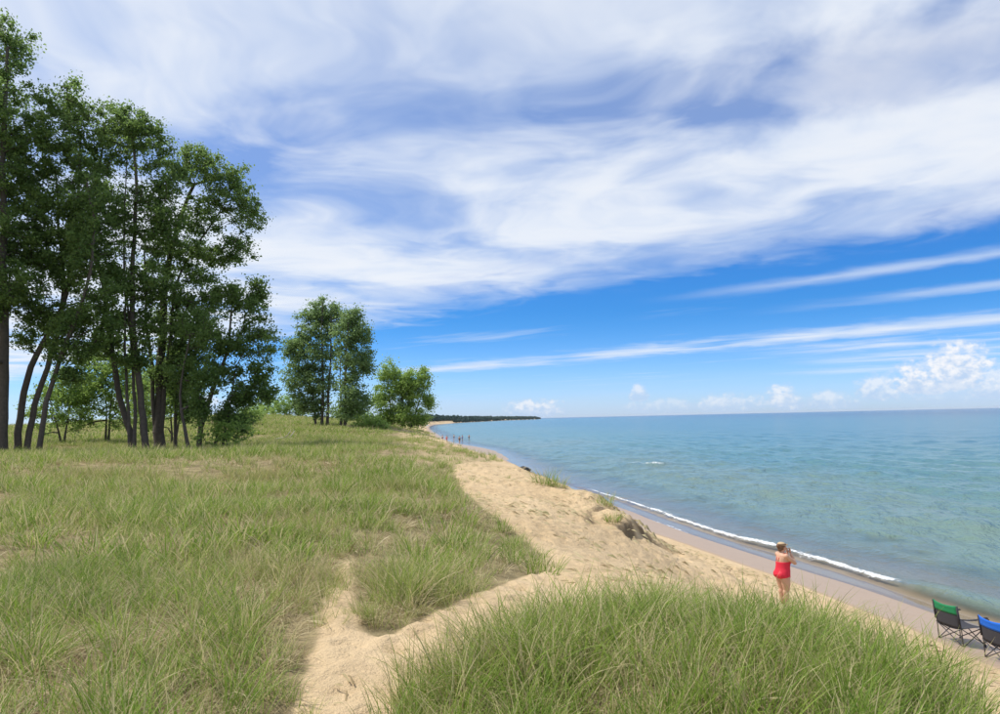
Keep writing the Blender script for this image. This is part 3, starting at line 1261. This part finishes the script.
def tree_px(base_px, depth, stems_px, lobes_px, label, seed, leaf=.16, per=84, mat=None, name='cottonwood_tree', cat='tree', group=None, cr=.75, dens=1.0, part=('trunk', 'crown')):
    """stems and crown lobes given as photo pixels at the tree's own distance; a fourth lobe value pushes it nearer or farther"""
    rr = random.Random(seed)
    b = at_depth(base_px[0], base_px[1], depth)
    bz = float(H(b[0], b[1])) - .12
    base = np.array([b[0], b[1], bz])
    pxm = depth / F_PX
    stems, lobes = [], []
    for (pts, w) in stems_px:
        q = []
        n = len(pts)
        sway = rr.uniform(-1.0, 1.0)
        for i, (px, py) in enumerate(pts):
            p = at_depth(px, py, depth) - base
            p[1] += sway * i / max(1, n - 1)
            if i == 0:
                p[2] = -.1
            q.append(p)
        stems.append((q, w * pxm / 2 * .8))
    for lb in lobes_px:
        px, py, rx, ry = lb[:4]
        dy = lb[4] if len(lb) > 4 else 0
        p = at_depth(px, py, depth) - base
        p[1] += dy
        a, c = rx * pxm, ry * pxm
        dpt = min(max(a, c), 1.2 * min(a, c)) * 1.0
        n = int(dens * (a * c * dpt) ** .78 * 7.0) + 12
        lobes.append((p, (a, dpt, c), n))
    return make_tree(name, label, cat, base, stems, lobes, per, leaf, mat or M_LEAF, seed, group, cr, part=part)


GL = 'stand of tall cottonwoods on the dune'
# far left giant with its crown reaching the top of the stand
tree_px((2, 446), 46, [([(2, 446), (4, 380), (8, 300), (8, 200), (12, 110), (16, 55)], 13), ([(4, 300), (-20, 230), (-40, 150), (-45, 90)], 8)],
        [(14, 45, 24, 28), (5, 90, 40, 36), (-30, 130, 50, 60), (22, 150, 34, 40), (-15, 220, 48, 50), (20, 235, 30, 34), (-30, 300, 45, 40), (12, 300, 20, 22), (2, 262, 28, 24, -3), (4, 335, 20, 22, -3), (2, 190, 24, 26, -3), (14, 120, 28, 26, -3), (8, 365, 14, 14, -3), (30, 290, 22, 22, -2)],
        'tallest dark cottonwood with a thick straight trunk at the open end of the stand', 1, group=GL)
tree_px((18, 441), 47, [([(18, 441), (20, 400), (28, 362), (44, 335), (60, 300), (66, 255), (70, 190), (72, 130)], 9),
                        ([(26, 440), (30, 402), (42, 370), (54, 330), (58, 280), (50, 225), (46, 165)], 8)],
        [(70, 105, 32, 26), (52, 140, 30, 34), (84, 150, 26, 36), (42, 200, 36, 30), (75, 215, 34, 34), (38, 262, 30, 22), (70, 285, 26, 26), (28, 300, 18, 18), (44, 318, 20, 14), (60, 250, 30, 26), (22, 255, 22, 22), (20, 180, 26, 30), (34, 338, 18, 12), (62, 320, 22, 16), (76, 250, 20, 20)],
        'dark cottonwood of two stems bending together beside the thickest trunk', 2, group=GL)
tree_px((38, 446), 45.5, [([(38, 446), (44, 418), (52, 390), (64, 358), (78, 326), (92, 285), (98, 230), (92, 180)], 7)],
        [(96, 205, 26, 34), (84, 250, 24, 30), (96, 300, 24, 26), (72, 330, 20, 18), (60, 352, 18, 14), (84, 352, 18, 14), (110, 330, 14, 14), (70, 375, 14, 10)],
        'slender dark cottonwood slanting strongly over between the two bigger groups of trunks', 3, group=GL)
tree_px((137, 450), 49, [([(137, 450), (128, 425), (119, 385), (113, 335), (110, 290), (100, 250), (104, 190), (112, 130)], 8)],
        [(108, 125, 26, 24), (124, 150, 20, 26), (96, 170, 24, 30), (112, 205, 22, 22), (92, 250, 26, 28), (118, 275, 18, 22), (96, 315, 20, 20), (104, 345, 16, 14), (122, 320, 14, 16), (86, 220, 22, 22)],
        'cottonwood whose crooked stem leans away from its neighbours at the foot', 4, group=GL)
tree_px((148, 451), 48, [([(148, 451), (143, 415), (137, 370), (133, 320), (134, 270), (140, 220), (142, 165), (136, 120)], 9),
                         ([(138, 350), (122, 300), (118, 250)], 5), ([(134, 270), (125, 215), (127, 175), (124, 140)], 4)],
        [(136, 122, 20, 18), (152, 140, 26, 26), (165, 178, 26, 30), (140, 232, 30, 28), (168, 225, 24, 24), (130, 285, 22, 24), (155, 285, 24, 26), (146, 330, 22, 22), (132, 360, 14, 16), (150, 200, 22, 22)],
        'tall cottonwood with a forked upright stem in the middle of the stand', 5, group=GL)
tree_px((159, 448), 51, [([(159, 448), (158, 410), (158, 360), (160, 300), (166, 250), (176, 210), (188, 180)], 14),
                         ([(160, 330), (176, 282), (196, 246), (214, 222), (226, 200)], 6), ([(158, 340), (150, 280), (148, 230)], 6)],
        [(190, 165, 24, 20), (212, 175, 26, 24), (236, 190, 24, 26), (246, 215, 16, 22), (205, 212, 26, 22), (240, 250, 14, 18), (185, 245, 28, 26), (165, 260, 24, 24), (200, 285, 24, 22), (170, 310, 26, 24), (176, 345, 22, 18), (160, 372, 18, 18), (210, 310, 20, 18), (214, 255, 18, 18)],
        'thick trunked cottonwood spreading its high crown out towards the lake', 6, group=GL)
tree_px((175, 446), 52, [([(175, 446), (177, 410), (180, 375), (186, 340), (190, 310)], 5)],
        [(188, 320, 22, 24), (178, 350, 20, 20), (196, 362, 18, 20), (186, 392, 18, 16), (172, 375, 16, 16), (192, 415, 14, 12)],
        'thin young cottonwood standing close behind the thick trunk', 7, group=GL)
tree_px((190, 450), 47, [([(190, 450), (188, 425), (185, 400), (188, 370), (196, 335)], 5)],
        [(196, 330, 20, 22), (184, 372, 16, 18), (206, 380, 14, 16), (204, 408, 12, 10)],
        'thin crooked sapling in front of the slanting outermost tree', 8, group=GL)
tree_px((198, 450), 49, [([(198, 450), (202, 425), (210, 398), (222, 370), (231, 350), (230, 330), (234, 300)], 7),
                         ([(222, 370), (240, 352), (256, 344)], 3), ([(212, 395), (232, 392), (246, 386)], 3)],
        [(232, 296, 20, 20), (250, 312, 16, 22), (262, 340, 18, 18), (236, 345, 22, 18), (262, 372, 16, 14), (246, 392, 16, 14), (226, 418, 14, 10), (244, 424, 10, 9), (214, 345, 16, 18), (226, 372, 16, 14), (236, 402, 14, 10), (268, 392, 10, 10), (256, 290, 10, 12)],
        'slanting cottonwood with a low drooping crown at the outer edge of the stand', 9, group=GL)
# undergrowth behind the stand
GB = 'bushes in the grass behind the cottonwoods'
for i, (px, py, d, w, h, lab) in enumerate([
        (106, 434, 62, 66, 88, 'sunlit bush showing through the gap between the dark trunks'),
        (62, 436, 60, 50, 54, 'leafy bush behind the slender slanting cottonwood'),
        (142, 428, 72, 34, 56, 'bush half hidden behind the crooked leaning stem'),
        (172, 434, 60, 56, 66, 'leafy bush filling the space behind the thick trunk and the young stems'),
        (228, 447, 48, 46, 26, 'low straggling bush at the foot of the slanting outer tree'),
        (248, 424, 95, 24, 16, 'low bush on the rising grass past the slanting outer tree')]):
    tree_px((px, py), d, [([(px, py + 4), (px - 6, py - h * .6)], 3), ([(px + 2, py + 4), (px + 8, py - h * .8)], 3)],
            [(px - w * .3, py - h * .5, w * .42, h * .5), (px + w * .25, py - h * .55, w * .4, h * .5), (px, py - h * .85, w * .34, h * .42)],
            lab, 20 + i, .16, 40, M_LEAF2, 'bush', 'bush', GB, .7, .3 if d == 48 else 1.9, ('stems', 'foliage'))

# the pair farther along the dune
GM = 'trees farther along the dune'
tree_px((322, 424), 88, [([(322, 426), (323, 400), (322, 370), (322, 330), (324, 305)], 4), ([(327, 426), (328, 395), (332, 360), (334, 320)], 4), ([(316, 426), (312, 395), (304, 360), (300, 335)], 3)],
        [(324, 310, 14, 13), (312, 325, 17, 16), (334, 322, 12, 18), (300, 345, 13, 17), (320, 352, 20, 20), (298, 376, 16, 18), (290, 350, 8, 14), (318, 384, 20, 18), (304, 402, 14, 11), (318, 408, 14, 9)],
        'broad mid-green tree with a domed crown standing alone past the stand', 31, .21, 56, M_LEAF3, group=GM, cr=.95, dens=1.45)
tree_px((345, 425), 84, [([(345, 427), (345, 395), (347, 360), (350, 325)], 4), ([(341, 427), (339, 390), (340, 360)], 3)],
        [(352, 318, 12, 12), (346, 335, 14, 16), (360, 335, 12, 18), (352, 362, 18, 20), (366, 362, 10, 14), (350, 392, 15, 18), (362, 404, 12, 13), (345, 410, 12, 10)],
        'darker narrow tree pressed against the broad domed one', 32, .21, 56, M_LEAF3, group=GM, cr=.9, dens=1.4)
tree_px((402, 432), 96, [([(402, 434), (404, 410), (400, 385)], 3), ([(410, 434), (416, 410), (424, 388)], 2.5), ([(394, 434), (388, 400), (386, 375)], 2.5)],
        [(388, 372, 11, 12), (400, 384, 16, 15), (412, 380, 12, 12), (383, 400, 12, 16), (410, 395, 14, 14), (425, 378, 6, 12), (428, 400, 6, 13), (404, 414, 20, 13), (388, 420, 14, 9), (420, 420, 10, 8)],
        'bright green low tree with several stems nearest the lake', 33, .2, 66, M_LEAF2, group=GM, cr=1.0, dens=1.6)
for i, (px, py, d, w, h, lab) in enumerate([
        (286, 421, 130, 44, 26, 'rounded bush on the skyline beside the broad domed tree'),
        (264, 421, 140, 26, 26, 'bush on the skyline close to the drooping outer cottonwood'),
        (372, 432, 84, 30, 14, 'pale low bush at the foot of the darker narrow tree'),
        (352, 424, 110, 30, 20, 'bush closing the gap between the narrow tree and the bright low tree')]):
    tree_px((px, py), d, [([(px, py + 3), (px - 4, py - h * .6)], 2), ([(px + 2, py + 3), (px + 5, py - h * .7)], 2)],
            [(px - w * .28, py - h * .42, w * .36, h * .42), (px + w * .25, py - h * .45, w * .36, h * .42), (px, py - h * .7, w * .3, h * .34)],
            lab, 40 + i, .24, 36, M_LEAF2, 'bush', 'bush', 'bushes around the farther trees', .9, .8, ('stems', 'foliage'))


# ------------------------------------------------------------------ wooded far shore
def far_woods():
    r = np.random.default_rng(77)
    ys = np.concatenate([r.uniform(800, 1100, 300), r.uniform(900, 3330, 5200)])
    inl = np.where(ys > 1300, 4, 14) + r.random(len(ys)) ** 1.4 * np.where(ys < 900, 160, 260)
    xs = x_shore(ys) - inl
    v0 = MB().ell((0, 0, 0), (1, 1, 1), None, 7, 5)
    bv, bf = v0.v[0], v0.f
    V, Fc = [], []
    k = 0
    for x, y in zip(xs, ys):
        z = float(H(x, y))
        h = r.uniform(4, 9) * (1 - .55 * max(0, (y - 2900) / 430))
        w = h * r.uniform(.3, .5)
        q = bv * np.array([w, w, h * .55]) * (1 + .25 * r.normal(size=(len(bv), 1)))
        V.append(q + np.array([x, y, z + h * .5]))
        Fc += [tuple(i + k for i in f) for f in bf]
        k += len(bv)
    o = mesh_obj('far_woods', np.concatenate(V), Fc, [M_FARLEAF])
    tag(o, 'dark wooded far shore curving out to a low headland', 'woods', None, 'stuff')


far_woods()


# ------------------------------------------------------------------ people
def solid(mb, voxel, smooth=6):
    """fuse overlapping shapes into one continuous skin"""
    tmp = mesh_obj('tmp', np.concatenate(mb.v), mb.f)
    md = tmp.modifiers.new('r', 'REMESH')
    md.mode = 'VOXEL'
    md.voxel_size = voxel
    ms = tmp.modifiers.new('s', 'SMOOTH')
    ms.iterations = smooth
    ms.factor = .5
    dg = bpy.context.evaluated_depsgraph_get()
    me = bpy.data.meshes.new_from_object(tmp.evaluated_get(dg))
    bpy.data.objects.remove(tmp)
    me.polygons.foreach_set('use_smooth', np.ones(len(me.polygons), bool))
    return me


def add_mesh(name, me, mat, parent):
    me.name = name
    me.materials.clear()
    me.materials.append(mat)
    o = link(bpy.data.objects.new(name, me))
    o.parent = parent
    return o


TORSO = [((0, 0, .70), .10, .14), ((-.01, 0, .76), .155, .19), ((-.03, 0, .84), .175, .205), ((-.015, 0, .92), .165, .195),
         ((0, 0, 1.0), .155, .178), ((.01, 0, 1.08), .155, .175), ((.02, 0, 1.17), .165, .18), ((.005, 0, 1.25), .135, .185),
         ((-.01, 0, 1.32), .10, .165), ((-.015, 0, 1.365), .065, .09), ((-.01, 0, 1.39), .05, .055)]


def woman():
    """faces local +x; hands lifted to the face"""
    p = ground_at(781, 596)
    p = at_depth(784, 590, 18.0)
    x, y = p[0], p[1]
    z = float(H(x, y)) - .01
    root = empty('person', (x, y, z), R(14))
    root.scale = (.96, .96, .94)
    b = MB()
    b.loft(TORSO)
    for s in (1, -1):
        b.tube([(-.02, s * .10, .80), (.0, s * .095, .62), (.01, s * .085, .45), (-.005, s * .085, .34), (.0, s * .085, .2), (.0, s * .085, .09), (.0, s * .085, .03)],
               [.118, .108, .075, .07, .062, .042, .04], 14)
        b.ell((.055, s * .09, .03), (.12, .045, .034))
        b.ell((-.03, s * .085, .40), (.055, .058, .1))
        b.ell((.12, s * .075, 1.19), (.075, .08, .085))
        sh = np.array((-.005, s * .175, 1.305))
        el = np.array((.20, s * .21, 1.13))
        wr = np.array((.20, s * .07, 1.34))
        b.tube([sh, sh + (el - sh) * .5 + np.array([0, s * .012, 0]), el], [.062, .056, .045], 12)
        b.tube([el, el + (wr - el) * .4, wr], [.045, .042, .029], 12)
        b.ell(sh, (.066, .066, .066))
        b.ell(el, (.045, .045, .045))
        # hand with five fingers resting against the cheek and chin
        pc = wr + np.array([-.012, -s * .012, .05])
        b.ell(pc, (.020, .036, .048), (0, -.2, 0))
        for k in range(4):
            yb = s * (.030 - .019 * k)
            L = (.034, .04, .038, .03)[k]
            f0 = pc + np.array([0, yb, .035])
            f1 = f0 + np.array([-.010, 0, L])
            f2 = f1 + np.array([-.026, -s * .004, L * .55])
            b.tube([f0, f1, f2], [.0095, .009, .0075], 7)
        t0 = pc + np.array([-.006, -s * .03, -.02])
        b.tube([t0, t0 + np.array([-.015, -s * .018, .02]), t0 + np.array([-.022, -s * .022, .045])], [.011, .010, .008], 7)
    b.tube([(-.015, 0, 1.33), (.0, 0, 1.40), (.012, 0, 1.45)], [.062, .056, .056], 14)
    b.ell((.02, 0, 1.51), (.092, .074, .112))
    b.ell((.045, 0, 1.455), (.062, .055, .055))
    b.tube([(.105, 0, 1.525), (.125, 0, 1.495), (.112, 0, 1.485)], [.010, .015, .012], 8)
    for s in (1, -1):
        b.ell((.012, s * .076, 1.50), (.018, .010, .03))
        b.ell((.098, s * .03, 1.518), (.014, .018, .009))
    b.ell((.100, 0, 1.448), (.012, .024, .009))
    add_mesh('body', solid(b, .0085, 3), M_SKIN, root)
    # one-piece suit, low at the back
    u = MB()
    up = lambda c, g: c
    rings = [((0, 0, .705), .075, .10), ((-.005, 0, .735), .135, .16)] + [(c, a + .010, d + .010) for (c, a, d) in TORSO[1:6]] + [((.02, 0, 1.145), .172, .188), ((.03, 0, 1.165), .165, .182)]
    u.loft(rings, 28)
    for s in (1, -1):
        u.ell((.12, s * .075, 1.165), (.086, .091, .080))
        u.ell((-.03, s * .10, .80), (.13, .122, .065))
        u.ell((-.12, s * .085, .84), (.085, .10, .10))
    suit = solid(u, .010, 3)
    suit_o = add_mesh('swimsuit', suit, M_RED, root)
    st = MB()
    for s in (1, -1):
        st.tube([(.145, s * .085, 1.25), (.10, s * .09, 1.335), (.0, s * .08, 1.375), (-.075, s * .06, 1.33), (-.125, s * .045, 1.25), (-.15, s * .035, 1.17)], .009, 8)
    st.build('straps', M_RED, suit_o)
    h = MB()
    h.ell((-.012, 0, 1.525), (.098, .088, .108), None, 18, 12)
    h.ell((-.06, 0, 1.46), (.05, .07, .06))
    h.ell((-.10, 0, 1.54), (.045, .05, .05), None, 14, 9, .15)
    hair = h.build('hair', M_HAIR, root)
    t = MB()
    t.ell((-.005, 0, 1.578), (.102, .092, .058), (0, .06, 0), 22, 10)
    t.loft([((.03, 0, 1.562), .135, .112), ((.032, 0, 1.572), .132, .11)], 24)
    hat = t.build('hat', M_STRAWHAT, root)
    hb = MB().tube([(math.cos(a) * .104, math.sin(a) * .094, 1.583) for a in np.linspace(0, 2 * math.pi, 25)], .011, 6, False)
    hb.build('hat_band', M_HAIR, hat)
    tag(root, 'person in a red one-piece swimsuit and tan hat, hands raised to face', 'person')


woman()


def bather(px, py, y, h, wade, label, mat, turn, arms):
    """small standing figure, feet on the lake bed or the beach"""
    p = at_depth(px, py, y)
    ground = float(H(p[0], p[1]))
    z = ground if not wade else max(ground, -wade)
    root = empty('person', (p[0], p[1], z), turn)
    k = h / 1.62
    b = MB()
    b.loft([((c[0] * k, c[1] * k, c[2] * k), a * .88 * k, d * .9 * k) for (c, a, d) in TORSO], 14)
    for s in (1, -1):
        b.tube([np.array(q) * k for q in [(-.02, s * .09, .80), (.0, s * .09, .45), (0, s * .09, .08), (.0, s * .09, .02)]], [.10 * k, .07 * k, .045 * k, .045 * k], 9)
        b.ell(np.array((.05, s * .09, .03)) * k, (.12 * k, .045 * k, .035 * k), None, 8, 6)
        e = (.05, s * (.25 + .2 * arms), 1.05 + .1 * arms)
        w = (.12, s * (.27 + .3 * arms), .82 + .3 * arms)
        b.tube([np.array(q) * k for q in [(-.005, s * .17, 1.30), e, w, (w[0] + .03, w[1], w[2] - .12)]], [.055 * k, .045 * k, .03 * k, .03 * k], 8)
    b.tube([np.array(q) * k for q in [(-.01, 0, 1.33), (.01, 0, 1.45)]], .055 * k, 9)
    b.ell(np.array((.02, 0, 1.51)) * k, (.09 * k, .075 * k, .11 * k), None, 12, 8)
    add_mesh('body', solid(b, .022, 3), M_SKIN, root)
    u = MB().loft([((c[0] * k, c[1] * k, c[2] * k), a * .92 * k + .012, d * .94 * k + .012) for (c, a, d) in TORSO[:5]], 14)
    u.build('swimwear', mat, root)
    MB().ell(np.array((-.005, 0, 1.535)) * k, (.098 * k, .085 * k, .10 * k), None, 12, 8).build('hair', M_HAIR, root)
    tag(root, label, 'person', 'bathers far along the beach')


bather(442.5, 440, 185, 1.7, 0, 'distant person standing on the sand at the water line, first of a pair', M_NAVY, .4, .1)
bather(446.8, 440, 182, 1.65, 0, 'distant person on the sand facing the wading group, second of a pair', M_RED, 1.2, .3)
bather(454, 438, 205, 1.7, .55, 'distant person wading knee deep closest to the pair on the sand', M_NAVY, .2, .5)
bather(459.6, 442, 176, 1.8, .2, 'distant tall person at the edge of the shallows', M_NAVY, 2.2, 0)
bather(462.3, 438, 208, 1.65, .6, 'distant person wading beyond the tall one', M_BLUE, -.6, .4)
bather(469, 437.5, 214, 1.7, .7, 'distant person wading farthest out in the lake', M_NAVY, .9, .5)


# ------------------------------------------------------------------ camp chairs
def camp_chair(x, y, face, colour, label):
    """faces local +x"""
    z = float(H(x, y)) - .015
    root = empty('camp_chair', (x, y, z), face)
    W, D = .36, .27
    r = .011
    def tube(name, *runs):
        m = MB()
        for q in runs:
            m.tube(q, r, 8)
        return m.build(name, M_FRAME, root)
    posts = {}
    for s in (1, -1):
        posts[(0, s)] = tube('back_post', [(-D - .02, s * W, .0), (-D - .04, s * W, .42), (-D - .10, s * (W - .01), .93)])
        posts[(1, s)] = tube('arm_post', [(D, s * W, .0), (D, s * W, .40), (D - .02, s * (W + .03), .63)])
    tube('rear_brace', [(-D - .02, -W, .03), (-D - .045, W, .42)], [(-D - .034, W, .03), (-D - .06, -W, .42)])
    tube('front_brace', [(D, -W, .03), (D, W, .42)], [(D + .016, W, .03), (D + .016, -W, .42)])
    for s in (1, -1):
        tube('side_brace', [(-D - .02, s * (W + .014), .04), (D, s * (W + .014), .42)], [(D, s * (W + .028), .04), (-D - .04, s * (W + .028), .42)])
    for (fx, s) in ((-D - .02, 1), (-D - .02, -1), (D, 1), (D, -1)):
        MB().loft([((fx, s * W, -.004), .028, .028), ((fx, s * W, .012), .026, .026), ((fx, s * W, .04), .015, .015)], 10).build('foot', M_FRAME, posts[(int(fx > 0), s)])
    # sling seat
    n, m = 9, 9
    g = np.zeros((n, m, 3))
    for i in range(n):
        for j in range(m):
            u, v = i / (n - 1), j / (m - 1) * 2 - 1
            g[i, j] = (-D - .03 + u * (2 * D + .03), v * W, .42 - .07 * (1 - v * v) * (1 - .3 * abs(2 * u - 1)) + .02 * u)
    MB().sheet(g, .006).build('seat', M_MESH, root)
    # backrest: mesh below, coloured band above
    def back(t0, t1, k, off):
        g = np.zeros((k, m, 3))
        for i in range(k):
            t = t0 + (t1 - t0) * i / (k - 1)
            for j in range(m):
                v = j / (m - 1) * 2 - 1
                g[i, j] = (-D - .045 - .065 * t - .05 * (1 - v * v) - off, v * (W - .003), .42 + .51 * t - .03 * (1 - v * v) * (t > .9))
        return g
    MB().sheet(back(0.0, .63, 7, 0), .005).build('backrest', M_MESH, root)
    MB().sheet(back(.60, 1.0, 6, .006), .012).build('back_band', colour, root)
    for s in (1, -1):
        MB().tube([(-D - .07, s * (W - .002), .50), (-D - .12, s * (W - .006), .92)], .02, 8).build('side_sleeve', M_MESH, root)
        g = np.zeros((5, 3, 3))
        for i in range(5):
            for j in range(3):
                u, v = i / 4, j - 1
                g[i, j] = (-D - .06 + u * (2 * D + .12), s * (W + .03) + v * .045, .645 - .03 * math.sin(u * math.pi) - .008 * abs(v))
        MB().sheet(g, .012).build('armrest', M_MESH, root)
    # cup pocket hanging off the near arm
    cp = MB().loft([((D - .02, -W - .10, .47), .045, .045), ((D - .02, -W - .10, .50), .055, .055), ((D - .02, -W - .10, .63), .058, .058)], 14)
    cp.build('cup_pocket', M_MESH, root)
    MB().tube([(D - .02, -W - .04, .635), (D - .02, -W - .10, .62)], .01, 6).build('pocket_strap', M_MESH, root)
    tag(root, label, 'chair', 'camp chairs at the water')
    return root


camp_chair(10.42, 17.42, R(10), M_GREEN, 'folding camp chair with green top band and black mesh back')
camp_chair(10.55, 15.98, R(4), M_BLUE, 'folding camp chair with bright blue top band beside the green one')


# ------------------------------------------------------------------ small things
def rock_bundle():
    p = at_depth(523, 463, 35.4)
    z = float(H(p[0], p[1]))
    b = MB().ell((0, 0, .10), (.30, .17, .15), (0, .1, .3), 16, 10, .3, 2)
    b.ell((.22, .05, .07), (.16, .13, .10), (0, 0, .8), 14, 8, .3, 5)
    o = b.build('rock', M_DARK)
    o.location = (p[0], p[1], z)
    tag(o, 'small dark rock lying on the brink of the dune by the lake', 'rock')


rock_bundle()


def driftwood(px, py, label, L, seed, rz, forks=2, mat=M_PALE):
    r = random.Random(seed)
    p = ground_at(px, py)
    root = empty('driftwood', (p[0], p[1], p[2] + .02), rz)
    m = MB()
    pts = [(-L / 2 + L * i / 6, .06 * L * math.sin(i * 1.1 + seed), .03 * L + .05 * L * math.sin(i * .8)) for i in range(7)]
    m.tube(pts, np.linspace(.05, .022, 7) * max(L, .6), 8)
    m.build('stem', mat, root)
    for k in range(forks):
        a = pts[2 + k]
        q = [a, (a[0] + .16 * L, a[1] + .1 * L * (1 if k % 2 else -1), a[2] + .14 * L), (a[0] + .28 * L, a[1] + .16 * L * (1 if k % 2 else -1), a[2] + .32 * L)]
        MB().tube(q, np.array([.028, .02, .012]) * max(L, .6), 6).build('branch', mat, root)
    tag(root, label, 'driftwood')


driftwood(288, 440, 'forked pale driftwood branch lying in the far grass below the skyline bushes', 2.0, 4, .3)
driftwood(930, 647, 'small dark stick on the sand behind the green camp chair', .3, 12, .4, 1, M_ROOT)


def beach_debris():
    r = np.random.default_rng(91)
    V, Fc, k = [], [], 0
    v0 = MB().tube([(-.5, 0, 0), (-.15, .06, .03), (.2, -.04, .03), (.5, .03, 0)], [.05, .07, .06, .03], 5)
    bv, bf = v0.v[0], v0.f
    for i in range(420):
        y = r.uniform(10, 60)
        s = r.choice([r.normal(4.6, .3), r.normal(6.0, .5), r.uniform(3.8, 8)])
        x = float(x_shore(y)) - s / .975
        L = r.uniform(.04, .22)
        a = r.uniform(0, 6.28)
        q = bv * np.array([L, L, L])
        q = q @ np.array([[math.cos(a), math.sin(a), 0], [-math.sin(a), math.cos(a), 0], [0, 0, 1]])
        V.append(q + np.array([x, y, float(H(x, y)) + .012]))
        Fc += [tuple(j + k for j in f) for f in bf]
        k += len(bv)
    o = mesh_obj('beach_debris', np.concatenate(V), Fc, [M_ROOT], None, True)
    tag(o, 'line of twigs and dark debris left along the dry beach', 'debris', None, 'stuff')


beach_debris()


# ------------------------------------------------------------------ air
def build_haze():
    x0, x1, y0, y1, z0, z1 = -9200, 26200, -4200, 26200, -34, 40
    v = [(x, y, z) for z in (z0, z1) for y in (y0, y1) for x in (x0, x1)]
    f = [(0, 2, 3, 1), (4, 5, 7, 6), (0, 1, 5, 4), (2, 6, 7, 3), (0, 4, 6, 2), (1, 3, 7, 5)]
    m, g, out = new_mat('thin_haze')
    vol = g.n.new('ShaderNodeVolumePrincipled')
    vol.inputs['Color'].default_value = (.82, .90, 1.0, 1)
    vol.inputs['Density'].default_value = .000026
    g.l.new(vol.outputs[0], out.inputs['Volume'])
    o = mesh_obj('haze', v, f, [m])
    tag(o, 'thin pale summer haze over the lake and far shore', 'haze', None, 'stuff')


build_haze()
